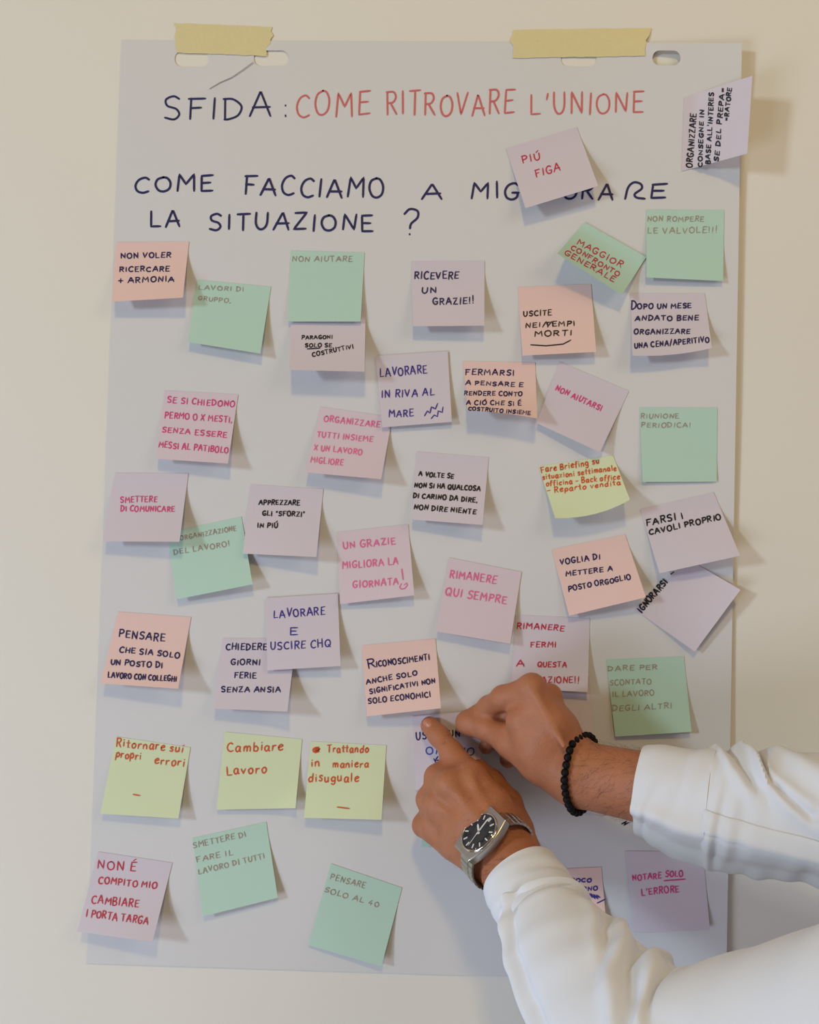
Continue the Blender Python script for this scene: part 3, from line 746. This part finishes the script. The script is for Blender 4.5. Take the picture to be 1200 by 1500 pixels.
# --- right hand, pinching the note between thumb and index finger
right = [
    (0.02, chain((862, 1117, 88, 27), (955, 1138, 116, 33), (1130, 1180, 150, 40))),
    (0.02, chain((852, 1152, 84, 30), (955, 1176, 114, 31), (1130, 1208, 150, 40))),
    (0.02, chain((856, 1134, 94, 28), (955, 1156, 118, 30))),
    # metacarpals
    (0.012, chain((842, 1114, 88, 24), (808, 1062, 88, 27), (779, 1010, 76, 19.5))),
    (0.012, chain((845, 1114, 82, 25), (822, 1066, 74, 24), (801, 1022, 60, 17))),
    (0.012, chain((848, 1116, 76, 25), (832, 1082, 58, 20), (810, 1040, 44, 15))),
    (0.012, chain((850, 1120, 68, 25), (830, 1096, 46, 18), (816, 1062, 32, 13))),
    (0.014, chain((826, 1126, 84, 34), (790, 1092, 80, 34), (768, 1056, 74, 27))),
    # thumb
    (0.014, chain((836, 1148, 82, 26), (790, 1118, 72, 27), (750, 1088, 58, 22.5))),
    (0.008, chain((750, 1086, 58, 22), (712, 1066, 36, 17.5), (690, 1059, 24, 18.0), (684, 1058.5, 22, 16.5))),
    # index finger, bent down to the thumb
    (0.007, chain((779, 1008, 76, 18.5), (737, 1022, 58, 16.5), (716, 1035, 34, 14.5), (702, 1044, 20, 13))),
    (0.008, chain((775, 1046, 52, 22), (742, 1046, 32, 13), (722, 1050, 20, 9))),
    # middle finger bent below the note, ring and little finger curled under the palm
    (0.005, chain((803, 1020, 60, 17), (762, 1034, 36, 15), (735, 1068, 20, 13), (712, 1094, 14, 10.5))),
    (0.005, chain((812, 1040, 44, 15), (780, 1055, 24, 14), (752, 1096, 20, 13), (744, 1113, 18, 12))),
    (0.005, chain((818, 1062, 32, 13), (800, 1088, 20, 12), (800, 1130, 22, 12), (806, 1146, 24, 12))),
    # knuckles and tendons
    (0.009, chain((780, 1004, 80, 14), (779, 1005, 80, 14))),
    (0.009, chain((808, 1018, 64, 12.5), (807, 1019, 64, 12.5))),
    (0.006, chain((826, 1092, 113, 4), (782, 1012, 89, 5))),
    (0.006, chain((842, 1094, 101, 4), (806, 1026, 73, 4))),
    (0.006, chain((836, 1140, 108, 4), (760, 1084, 74, 5))),
]
def skin_mesh(prims, lo, hi, vox):
    Fd = Field(lo, hi, vox); add(Fd, prims, 0.006)
    V, F = surface_nets(Fd)
    return smooth_mesh(V, F, 3), F
def bounds(prims, pad=0.02):
    a = np.min([np.minimum(c[0], c[1]) - max(c[2], c[3]) for _, ch in prims for c in ch], 0)
    b = np.max([np.maximum(c[0], c[1]) + max(c[2], c[3]) for _, ch in prims for c in ch], 0)
    return a - pad, b + pad
VOX = 0.0012
LV, LF = skin_mesh(left, *bounds(left), VOX)
RV, RF = skin_mesh(right, *bounds(right), VOX)
person = mesh_obj('person', np.vstack([LV, RV]), np.vstack([LF, RF + len(LV)]), MAT['skin'])
tag(person, 'person in a white shirt, both hands sticking a lavender note on the sheet', 'person')

# fingernail of the pointing finger
def nail(c, axis, up, ln, wd):
    axis = unit(axis); up = unit(np.array(up) - axis * (np.array(up) @ axis)); side = np.cross(axis, up); V = []
    nu, nv = 9, 9
    for j in range(nv):
        for i in range(nu):
            a, b = i / (nu - 1) * 2 - 1, j / (nv - 1) * 2 - 1
            w = wd * math.sqrt(max(0, 1 - .55 * b ** 4)) * (1 - .25 * max(0, -b) ** 2)
            V.append(c + axis * b * ln + side * a * w + up * (-.0024 * a * a - .0007 * b * b))
    return V, grid_faces(nu, nv)
ax = U(629, 1063, .0115) - U(643, 1078, .020)
V, F = nail(U(626.5, 1060, .0207), ax, U(600, 1040, .05) - U(629, 1063, .0), .0058, .0047)
solid(mesh_obj('fingernail', V, F, MAT['nail'], person), .0006)

# hair on the forearms: fine strands growing from the skin
def arm_hair(V, F, seg, toward, n, seed, hgt):
    r = np.random.RandomState(seed)
    e = V[F]; N = np.cross(e[:, 2] - e[:, 0], e[:, 3] - e[:, 1]); A = np.linalg.norm(N, axis=1); N = N / (A[:, None] + 1e-12)
    C = e.mean(1)
    a, b = seg; d = b - a; t = ((C - a) @ d) / (d @ d)
    ok = (t > 0) & (t < 1) & ((N @ unit(CAM_POS - a)) > -.35)
    I = np.where(ok)[0]; I = r.choice(I, n, p=A[I] / A[I].sum())
    VV = []; FF = []
    for i in I:
        p = C[i]; nn = N[i]; t0 = toward + r.normal(0, .42, 3); t0 = unit(t0 - nn * (t0 @ nn)); s = np.cross(nn, t0)
        L = hgt * r.uniform(.6, 1.3); bend = r.normal(0, .35); w = .00007
        base = len(VV)
        for q in range(5):
            f = q / 4
            c = p + t0 * L * f + nn * (.0003 + L * .22 * math.sin(f * 2.4)) + s * bend * L * f * f
            for m in range(3):
                an = m * 2.094; VV.append(c + (s * math.cos(an) + nn * math.sin(an)) * w * (1.1 - f * .7))
        for q in range(4):
            for m in range(3):
                k = base + q * 3; FF.append((k + m, k + (m + 1) % 3, k + 3 + (m + 1) % 3, k + 3 + m))
    o = mesh_obj('arm_hair', VV, FF, MAT['hair'], person); o['kind'] = 'stuff'
    return o
arm_hair(RV, RF, (U(858, 1130, .09), U(950, 1150, .125)), unit(U(858, 1175, .085) - U(930, 1135, .12)), 230, 3, .012)
arm_hair(LV, LF, (U(733, 1240, .10), U(800, 1310, .17)), unit(U(700, 1290, .10) - U(770, 1235, .13)), 260, 4, .010)
arm_hair(LV, LF, (U(655, 1180, .08), U(720, 1232, .105)), unit(U(640, 1230, .07) - U(700, 1190, .1)), 60, 5, .006)

# ------------------------------------------------------------------ shirt sleeves
def interp(P, n):
    P = np.array(P, float); out = []
    Q = np.vstack([2 * P[0] - P[1], P, 2 * P[-1] - P[-2]]); m = len(P) - 1
    for s in np.linspace(0, m, n):
        i = min(int(s), m - 1); t = s - i; a, b, c, d = Q[i], Q[i + 1], Q[i + 2], Q[i + 3]
        out.append(.5 * (2 * b + (c - a) * t + (2 * a - 5 * b + 4 * c - d) * t * t + (3 * b - a - 3 * c + d) * t ** 3))
    return np.array(out)
class Tube:
    """stations: (px, py, mm off the wall, px half-width across, mm half-depth)"""
    def __init__(s, st, n, ref=None):
        P = interp(st, n); s.n = n
        s.c = U(P[:, 0], P[:, 1], P[:, 2] * 1e-3)
        s.r1 = P[:, 3] * pxm(P[:, 2] * 1e-3); s.r2 = P[:, 4] * 1e-3
        T = np.gradient(s.c, axis=0); s.t = T / np.linalg.norm(T, axis=1)[:, None]
        view = CAM_POS - s.c
        e1 = np.cross(s.t, view); s.e1 = e1 / np.linalg.norm(e1, axis=1)[:, None]
        if s.e1[0] @ CR[:, 2] < 0: s.e1 = -s.e1
        e2 = np.cross(s.e1, s.t); e2 /= np.linalg.norm(e2, axis=1)[:, None]
        s.e2 = np.where(((e2 * view).sum(1) > 0)[:, None], e2, -e2)
    def mesh(s, nth, disp=None, flat=0.0, grow=0.0):
        """theta 0 = upper outline, 90 = towards the camera, 180 = lower outline"""
        th = np.linspace(0, 2 * np.pi, nth, endpoint=False); V = []
        for j in range(s.n):
            u = j / (s.n - 1); d = np.zeros(nth) if disp is None else disp(u, np.degrees(th))
            ct, sn = np.cos(th), np.sin(th)
            k = 1 + flat * (np.abs(np.sin(2 * th)) ** 2)
            V.append(s.c[j] + s.e1[j] * ((s.r1[j] * k + d + grow) * ct)[:, None] + s.e2[j] * ((s.r2[j] * k + d + grow) * sn)[:, None])
        return np.vstack(V), grid_faces(nth, s.n, True)
def gauss(x, w): return np.exp(-(x / w) ** 2)
def adiff(a, b): return (a - b + 180) % 360 - 180
def fold(u, th, path, amp, w, ends=.08):
    """a ridge along a path of (u, theta): amp metres high, w degrees wide"""
    us = [p[0] for p in path]; ts = [p[1] for p in path]
    if u < us[0] - ends or u > us[-1] + ends: return np.zeros_like(th)
    t = np.interp(u, us, ts)
    e = min(1, max(0, (u - us[0] + ends) / ends)) * min(1, max(0, (us[-1] + ends - u) / ends))
    return amp * e * gauss(adiff(th, t), w)
NOISE = np.random.RandomState(11)
WV = [(NOISE.uniform(2, 9), NOISE.randint(1, 6), NOISE.uniform(0, 6.28)) for _ in range(12)]
def ripple(u, th, amp):
    r = np.zeros_like(th)
    for f, m, p in WV: r = r + np.sin(6.28 * f * u + np.radians(th) * m + p)
    return r * amp / 4

# --- right arm (upper in the picture): cuff, then sleeve
RC = [(939, 1157, 112, 60, 36), (965, 1163, 119, 68, 39), (1005, 1178, 130, 76, 42), (1047, 1186, 141, 82, 45)]
RS = [(1036, 1184, 139, 80, 43), (1070, 1189, 147, 85, 48), (1125, 1195, 160, 87, 50), (1200, 1201, 178, 93, 53), (1300, 1215, 204, 103, 56), (1430, 1240, 236, 118, 60)]
def right_cuff_disp(u, th):
    d = ripple(u * .5, th, .0006)
    d = d + fold(u, th, [(0, 40), (1, 30)], .0014, 16) + fold(u, th, [(0, 75), (1, 66)], .0012, 14) + fold(u, th, [(0, 116), (1, 112)], .0050, 9, .3)
    return d - .0105 * gauss(adiff(th, 146), 23)
def right_disp(u, th):
    d = ripple(u, th, .0012) + .0020 * gauss(u - .05, .05)
    d = d + fold(u, th, [(.05, 5), (.14, 28), (.24, 52), (.34, 72)], .0042, 10)
    d = d - fold(u, th, [(.15, 2), (.22, 25), (.30, 48), (.38, 66)], .0046, 7)
    d = d + fold(u, th, [(.26, 4), (.34, 25), (.40, 48), (.47, 68), (.56, 82), (.68, 96)], .0090, 12)
    d = d - fold(u, th, [(.36, 10), (.40, 38), (.44, 58), (.51, 73), (.60, 88)], .0095, 6)
    d = d + fold(u, th, [(.42, 4), (.50, 22), (.58, 45), (.70, 66)], .0055, 14)
    d = d + fold(u, th, [(.0, 148), (.3, 152), (.8, 160)], -.0085, 22)
    d = d + fold(u, th, [(.0, 112), (.3, 116), (.6, 124)], .0030, 9)
    return d
rs_t = Tube(RS, 110); V, F = rs_t.mesh(180, right_disp, .05)
rsl = mesh_obj('shirt_sleeve', V, F, MAT['shirt'], person); solid(rsl, .0009)
rc_t = Tube(RC, 44); V, F = rc_t.mesh(160, right_cuff_disp, .05, .0006)
rcf = mesh_obj('cuff', V, F, MAT['shirt'], rsl); solid(rcf, .0022)
# the stitched placket strip that runs up the sleeve from the cuff
def strip(tube, disp, flat, path, half, lift, u0, u1, n=70, m=9):
    V = []
    for j in range(n):
        u = u0 + (u1 - u0) * j / (n - 1); x = u * (tube.n - 1); i = min(int(x), tube.n - 2); f = x - i
        mix = lambda A: A[i] * (1 - f) + A[i + 1] * f
        c, e1, e2, r1, r2 = mix(tube.c), mix(tube.e1), mix(tube.e2), mix(tube.r1), mix(tube.r2)
        t0 = np.interp(u, [p[0] for p in path], [p[1] for p in path])
        for q in range(m):
            b = q / (m - 1) * 2 - 1
            th = np.array([t0 + b * half]); d = disp(u, th)[0] + lift * (1 - .5 * b ** 6); a = math.radians(th[0])
            k = 1 + flat * math.sin(2 * a) ** 2
            V.append(c + e1 * (r1 * k + d) * math.cos(a) + e2 * (r2 * k + d) * math.sin(a))
    return V, grid_faces(m, n)
V, F = strip(rs_t, right_disp, .05, [(.0, 100), (.3, 106), (.6, 115), (1, 124)], 9, .0028, .02, .75)
solid(mesh_obj('placket', V, F, MAT['shirt'], rsl), .0012)

# --- left arm (lower in the picture)
LC = [(762, 1285, 127, 56, 33), (774, 1304, 140, 59, 34), (787, 1326, 154, 62, 36), (806, 1355, 176, 66, 40)]
LS = [(797, 1340, 164, 61, 37), (808, 1366, 184, 70, 43), (829, 1399, 206, 82, 49), (866, 1453, 240, 97, 55), (926, 1524, 285, 118, 61), (1020, 1578, 326, 140, 66), (1150, 1562, 362, 152, 68), (1300, 1520, 400, 160, 70), (1430, 1470, 430, 165, 70)]
def left_cuff_disp(u, th):
    return ripple(u * .4 + .3, th, .0006) - .0012 * gauss(adiff(th, 60), 30)
def left_disp(u, th):
    d = ripple(u * 1.1 + .4, th, .0009)
    d = d + .0045 * gauss(u - .040, .015) * (1 - .4 * gauss(adiff(th, 180), 40)) - .0026 * gauss(u - .082, .018) + .0010 * gauss(u - .12, .02)
    d = d + fold(u, th, [(.03, 122), (.10, 138), (.25, 148), (.40, 150), (.55, 150)], .0058, 8)
    d = d - fold(u, th, [(.07, 112), (.14, 125), (.25, 133), (.40, 136), (.5, 138)], .0045, 7)
    d = d + fold(u, th, [(.24, 38), (.33, 50), (.42, 66)], .0030, 8)
    d = d - fold(u, th, [(.29, 28), (.36, 45), (.44, 64)], .0042, 7)
    d = d + fold(u, th, [(.34, 22), (.41, 42), (.49, 66), (.56, 92)], .0075, 10)
    d = d - fold(u, th, [(.41, 18), (.47, 40), (.54, 66)], .0062, 8)
    d = d + fold(u, th, [(.47, 12), (.52, 40), (.60, 70)], .0080, 12)
    d = d - fold(u, th, [(.53, 16), (.57, 40), (.64, 66)], .0040, 9)
    return d
ls_t = Tube(LS, 150); V, F = ls_t.mesh(200, left_disp, .03)
lsl = mesh_obj('shirt_sleeve', V, F, MAT['shirt'], person); solid(lsl, .0009)
lc_t = Tube(LC, 44); V, F = lc_t.mesh(160, left_cuff_disp, .02, .0006)
lcf = mesh_obj('cuff', V, F, MAT['shirt'], lsl); solid(lcf, .0022)

# ------------------------------------------------------------------ bead bracelet on the right wrist
def ring_frame(c, e1, e2): return np.array(c), unit(e1), unit(e2)
bc = U(852, 1134, .086)
from mathutils.bvhtree import BVHTree
skin_tree = BVHTree.FromPolygons([tuple(v) for v in RV], [tuple(int(i) for i in f) for f in RF])
bup = unit(U(854, 1088, .088) - U(851, 1182, .084))
lean = unit(U(800, 1122, .088) - bc)
be2 = unit(CAM_POS - bc); be2 = unit(be2 * .87 + lean * .50); be2 = unit(be2 - bup * (be2 @ bup))
BR_ = .0038
prof = []
for t in np.linspace(0, 2 * np.pi, 120, endpoint=False):
    d = bup * math.cos(t) + be2 * math.sin(t)
    hit = skin_tree.ray_cast(Vector(bc + d * .09), Vector(-d), .09)
    prof.append((.09 - hit[3]) if hit[0] is not None else .03)
prof = np.array(prof)
for _ in range(2): prof = np.maximum(prof, (np.roll(prof, 1) + np.roll(prof, -1)) / 2)
ang = np.linspace(0, 2 * np.pi, 120, endpoint=False)
near_top = np.maximum(np.cos(ang), 0) ** 4
prof = np.minimum(prof, prof * (1 - near_top) + near_top * 50 * pxm(.088))
prof += BR_ * .85
bracelet = empty('bead_bracelet', bc)
tag(bracelet, 'black bead bracelet on the wrist of the upper hand', 'bracelet')
def ball(c, r, nu=12, nv=8):
    V = [c + np.array([0, 0, r])]; F = []
    for j in range(1, nv):
        for i in range(nu):
            a, b = 2 * math.pi * i / nu, math.pi * j / nv
            V.append(c + r * np.array([math.cos(a) * math.sin(b), math.sin(a) * math.sin(b), math.cos(b)]))
    V.append(c - np.array([0, 0, r])); n = len(V) - 1
    F += [(0, 1 + i, 1 + (i + 1) % nu) for i in range(nu)]
    for j in range(nv - 2):
        for i in range(nu):
            a = 1 + j * nu + i; b = 1 + j * nu + (i + 1) % nu; F.append((a, a + nu, b + nu, b))
    F += [(n, n - nu + (i + 1) % nu, n - nu + i) for i in range(nu)]
    return V, F
tt = np.linspace(0, 2 * np.pi, 721); pr = np.interp(tt, np.linspace(0, 2 * np.pi, 121), np.append(prof, prof[0]))
ring = bc + (pr * np.cos(tt))[:, None] * bup + (pr * np.sin(tt))[:, None] * be2
arc = np.concatenate([[0], np.cumsum(np.linalg.norm(np.diff(ring, axis=0), axis=1))])
nb = int(arc[-1] / .0069)
bv, bf = ball(np.zeros(3), BR_)
first = None
for k in range(nb):
    s = arc[-1] * k / nb; p = np.array([np.interp(s, arc, ring[:, i]) for i in range(3)])
    if first is None:
        first = o = mesh_obj('bead', bv, bf, MAT['bead'])
    else:
        o = first.copy(); COL.objects.link(o)
    o.parent = bracelet; o.location = Vector(p) - bracelet.location

# ------------------------------------------------------------------ wristwatch on the left wrist
wc = U(733, 1242, .098)
fa = unit(U(800, 1310, .17) - wc)                    # along the forearm, away from the hand
wn = CAM_POS - wc; wn = unit(wn - fa * (wn @ fa))    # out of the back of the wrist
ws = unit(np.cross(fa, wn))                          # across the wrist
if ws @ CR[:, 2] < 0: ws = -ws
watch = empty('wristwatch', wc)
tag(watch, 'steel wristwatch with black dial on the pointing hand', 'watch')
roll = math.radians(14)
wn, ws = unit(wn * math.cos(roll) - ws * math.sin(roll) * 0 + 0), ws
WO = U(706, 1223, .1225)                             # centre of the case
def W(x, y, z):                                      # x towards the hand, y across the wrist, z out of the dial, mm
    return WO + (-fa * x + ws * y + wn * z) * 1e-3
def wpart(name, V, F, m, parent=None, smooth=True, label=None):
    o = mesh_obj(name, V, F, MAT[m], smooth=smooth)
    under(o, watch)
    if parent is not None:
        o.parent = parent; o.matrix_parent_inverse = Matrix.Identity(4)
    if label: o['label'] = label
    return o
def stack(outline, levels, cap=(True, True)):
    """outline: list of (x, y); levels: (z, scale/inset)"""
    V = []; F = []; n = len(outline)
    for z, s in levels:
        for x, y in outline: V.append(W(x * s, y * s, z))
    for j in range(len(levels) - 1):
        for i in range(n):
            a = j * n + i; b = j * n + (i + 1) % n; F.append((a, b, b + n, a + n))
    if cap[0]: F.append(tuple(range(n))[::-1])
    if cap[1]: F.append(tuple(range((len(levels) - 1) * n, len(levels) * n)))
    return V, F
circ = lambda r, n=64: [(r * math.cos(2 * math.pi * i / n), r * math.sin(2 * math.pi * i / n)) for i in range(n)]
K = 1.0
caseo = []
for y in np.linspace(-25, 25, 21): caseo.append((20.5 * math.cos(y / 25 * .82), y))
for y in np.linspace(25, -25, 21): caseo.append((-20.5 * math.cos(y / 25 * .82), y))
V, F = stack(caseo, [(-4.5, .90), (-4.2, .985), (3.0, 1.0), (3.8, .975), (4.0, .94)])
wcase = wpart('watch_case', V, F, 'steel', smooth=False)
b_ = wcase.modifiers.new('bevel', 'BEVEL'); b_.width = .0004; b_.segments = 2; b_.limit_method = 'ANGLE'; b_.angle_limit = math.radians(40)
V, F = stack(circ(1, 72), [(3.6, 20.4), (4.8, 20.2), (5.7, 19.4), (5.8, 18.7), (5.0, 18.4)], (False, False))
wpart('bezel', V, F, 'polish')
V, F = stack(circ(1, 64), [(4.6, 18.6), (5.05, 18.6)]); wpart('dial', V, F, 'dial', smooth=False)
wd = watch.children[-1]
for k in range(12):
    a = math.radians(30 * k); rr = (12.6, 16.8); dx, dy = math.sin(a), math.cos(a)
    for off in ((-.8, .8) if k == 0 else (0,)):
        w_ = .6
        V = []
        for z in (5.05, 5.5):
            for r_, s_ in ((rr[0], -w_), (rr[0], w_), (rr[1], w_), (rr[1], -w_)):
                V.append(W(dx * r_ + dy * (s_ + off * 1.1), dy * r_ - dx * (s_ + off * 1.1), z))
        wpart('hour_marker', V, [(4, 5, 6, 7), (0, 1, 5, 4), (1, 2, 6, 5), (2, 3, 7, 6), (3, 0, 4, 7)], 'marker', wd, False)
def hand(name, ang, ln, back, w_, z):
    a = math.radians(ang); dx, dy = math.sin(a), math.cos(a); V = []
    for zz in (z, z + .25):
        for r_, s_ in ((-back, -w_), (-back, w_), (ln * .8, w_), (ln, 0), (ln * .8, -w_)):
            V.append(W(dx * r_ + dy * s_, dy * r_ - dx * s_, zz))
    wpart(name, V, [(5, 6, 7, 8, 9), (0, 1, 6, 5), (1, 2, 7, 6), (2, 3, 8, 7), (3, 4, 9, 8), (4, 0, 5, 9)], 'marker', wd, False)
hand('minute_hand', 8, 15.5, 3, .75, 5.4); hand('hour_hand', 62, 9.5, 2.5, .95, 5.2); hand('second_hand', 190, 16, 4, .3, 5.65)
V, F = stack(circ(1, 20), [(5.1, 1.2), (5.9, 1.1), (5.95, .8)]); wpart('hand_pin', V, F, 'polish', wd, False)
V, F = stack(circ(1, 64), [(5.75, 18.7), (6.2, 18.2), (6.5, 16), (6.6, 12)], (False, True)); wpart('crystal', V, F, 'glass', smooth=False)
V = []
for x in (20, 23.2):
    for i in range(20):
        a = 2 * math.pi * i / 20; V.append(W(x, 2.9 * math.cos(a) * (1 if i % 2 else .93), 0 + 2.9 * math.sin(a) * (1 if i % 2 else .93)))
F = [(i, (i + 1) % 20, 20 + (i + 1) % 20, 20 + i) for i in range(20)] + [tuple(range(20, 40)), tuple(range(20))[::-1]]
wpart('crown', V, F, 'polish', smooth=False)
# bracelet links run round the wrist on an ellipse
RA, RB = 34.5, 27.5                                   # mm across, mm through
zc = -RB + 1.0                                        # ellipse centre below the case
els = np.array([(RA * math.sin(t), zc + RB * math.cos(t)) for t in np.linspace(0, 2 * np.pi, 1441)])
al = np.concatenate([[0], np.cumsum(np.linalg.norm(np.diff(els, axis=0), axis=1))])
start = np.interp(24.0, els[:300, 0], al[:300])
s = start; step = 5.0; li = 0
while s < al[-1] - start + 1:
    mid = s + step / 2
    y = np.interp(mid, al, els[:, 0]); z = np.interp(mid, al, els[:, 1])
    y2 = np.interp(mid + .5, al, els[:, 0]); z2 = np.interp(mid + .5, al, els[:, 1])
    ty, tz = (y2 - y) / .5, (z2 - z) / .5; q = math.hypot(ty, tz); ty /= q; tz /= q; ny, nz = -tz, ty
    if ny * y + nz * (z - zc) < 0: ny, nz = -ny, -nz
    f = min(1, min(s - start, al[-1] - start - s) / 30); hw = 11.2 - 1.6 * max(0, f)
    V = []; F = []
    for (x0, x1, hh_) in ((-hw, -hw * .36, 1.5), (-hw * .34, hw * .34, 1.8), (hw * .36, hw, 1.5)):
        b = len(V)
        prof = [(-2.3, -.6), (2.3, -.6), (2.3, hh_ * .45), (1.7, hh_), (-1.7, hh_), (-2.3, hh_ * .45)]
        for x in (x0, x1):
            for t_, n_ in prof: V.append(W(x, y + ty * t_ + ny * n_, z + tz * t_ + nz * n_))
        F += [(b + i, b + (i + 1) % 6, b + 6 + (i + 1) % 6, b + 6 + i) for i in range(6)] + [tuple(b + i for i in range(6))[::-1], tuple(b + 6 + i for i in range(6))]
    wpart('bracelet_link', V, F, 'steel', smooth=False)
    s += step; li += 1

# ------------------------------------------------------------------ the rest of the person, standing to the right of the frame
S0 = np.array([.565, -.345, 0.0]); fw = unit([-.73, .68, 0]); rt = unit([.68, .73, 0]); ZZ = np.array([0, 0, 1.0])
PB = lambda a, b, c: S0 + rt * a + fw * b + ZZ * c
def links(*js, flat=None):
    return [(js[i][0], js[i + 1][0], js[i][1], js[i + 1][1]) + ((flat,) if flat else ()) for i in range(len(js) - 1)]
elbL, elbR = U(1020, 1590, .33), np.array([.49, -.245, -.325])
shL, shR = PB(-.195, .0, -.205), PB(.195, .0, -.205)
def torso(g):
    fl = (fw, 1.22)
    return [(0.05, links((PB(-.08, 0, -.26), .115 + g), (PB(-.055, .005, -.55), .100 + g), (PB(-.07, 0, -.80), .112 + g), flat=fl)),
            (0.05, links((PB(.08, 0, -.26), .115 + g), (PB(.055, .005, -.55), .100 + g), (PB(.07, 0, -.80), .112 + g), flat=fl)),
            (0.04, links((PB(-.15, 0, -.195), .062 + g), (PB(0, -.005, -.165), .066 + g), (PB(.15, 0, -.195), .062 + g)))]
def arms(g, endL, endR):
    endL = [(p, .041 + g) for p in endL]
    return [(0.03, links(*endL, (shL, .056 + g), (PB(-.13, 0, -.20), .060 + g))),
            (0.03, links((endR, .044 + g), (elbR, .046 + g), (shR, .056 + g), (PB(.13, 0, -.20), .060 + g)))]
def legs(g):
    out = []
    for s in (-1, 1):
        out.append((0.03, links((PB(.088 * s, 0, -.80), .092 + g), (PB(.105 * s, .02, -1.17), .062 + g), (PB(.11 * s, 0, -1.53), .043 + g))))
    return out
hd = lambda a, b, c: PB(a, b + .045 + (c) * .12 * -1, c + .025)           # head space, chin tipped down a little
head = [(0.02, links((PB(0, -.01, -.17), .056), (PB(0, .01, -.06), .054))),
        (0.02, links((hd(0, -.018, .045), .080), (hd(0, .0, .025), .076))),
        (0.02, links((hd(0, .045, -.035), .050), (hd(0, .060, -.078), .030))),
        (0.015, links((hd(-.030, .052, -.01), .040), (hd(.030, .052, -.01), .040))),
        (0.010, links((hd(0, .086, .022), .009), (hd(0, .108, -.014), .012))),
        (0.008, links((hd(-.013, .098, -.018), .008), (hd(.013, .098, -.018), .008))),
        (0.008, links((hd(-.036, .082, .030), .008), (hd(.036, .082, .030), .008))),
        (0.006, links((hd(-.018, .090, -.047), .006), (hd(.018, .090, -.047), .006))),
        (0.006, links((hd(-.016, .086, -.056), .006), (hd(.016, .086, -.056), .006))),
        (-0.006, links((hd(-.033, .094, .012), .010), (hd(-.030, .094, .012), .010))),
        (-0.006, links((hd(.033, .094, .012), .010), (hd(.030, .094, .012), .010))),
        (-0.003, links((hd(-.022, .098, -.0515), .0022), (hd(.022, .098, -.0515), .0022)))]
for s in (-1, 1):
    head.append((0.006, links((hd(.076 * s, -.012, .016), .0095), (hd(.073 * s, -.008, -.016), .007), flat=(rt, 1.6))))
core = torso(0) + arms(0, [U(880, 1455, .24), U(1010, 1590, .326), U(1190, 1560, .372), U(1385, 1490, .418)], U(1160, 1196, .16)) + legs(0)
for s in (-1, 1):
    core.append((0.02, links((PB(.11 * s, -.01, -1.55), .040), (PB(.125 * s, .12, -1.575), .030))))
CV, CF = skin_mesh(core, *bounds(core, .03), .006)
HV, HF = skin_mesh(head, *bounds(head, .02), .0026)
pm = person.data
old = person.data; n1, n2, n3 = len(LV), len(RV), len(CV)
me = bpy.data.meshes.new('person')
allV = np.vstack([LV, RV, CV, HV]); allF = np.vstack([LF, RF + n1, CF + n1 + n2, HF + n1 + n2 + n3])
me.from_pydata(allV.tolist(), [], allF.tolist()); me.polygons.foreach_set('use_smooth', [True] * len(me.polygons)); me.materials.append(MAT['skin']); me.update()
person.data = me; bpy.data.meshes.remove(old)
def garment(name, prims, vox, m):
    V, F = skin_mesh(prims, *bounds(prims, .03), vox)
    return mesh_obj(name, V, F, m, person)
body = torso(.016) + arms(.019, [U(1385, 1490, .418)], U(1390, 1233, .226))
body.append((0.012, links(*[(PB(.066 * math.cos(t), -.005 + .066 * math.sin(t), -.128 + .012 * math.sin(t)), .012) for t in np.linspace(0, 2 * np.pi, 13)])))
garment('shirt_body', body, .005, MAT['shirt'])
garment('trousers', legs(.016) + [(0.04, links((PB(-.07, 0, -.80), .124), (PB(.07, 0, -.80), .124), flat=(fw, 1.2)))], .006, MAT['trousers'])
hairp = [(0.02, links((hd(0, -.028, .060), .080), (hd(0, .004, .062), .074))),
         (0.02, links((hd(0, -.045, .02), .068), (hd(0, -.045, -.02), .052))),
         (0.015, links((hd(-.045, .050, .085), .024), (hd(.045, .050, .085), .024)))]
garment('hair', hairp, .004, MAT['hair'])
for s in (-1, 1):
    garment('shoe', [(0.02, links((PB(.11 * s, -.03, -1.575), .045), (PB(.118 * s, .06, -1.58), .044), (PB(.13 * s, .16, -1.588), .036)))], .005, MAT['bead'])
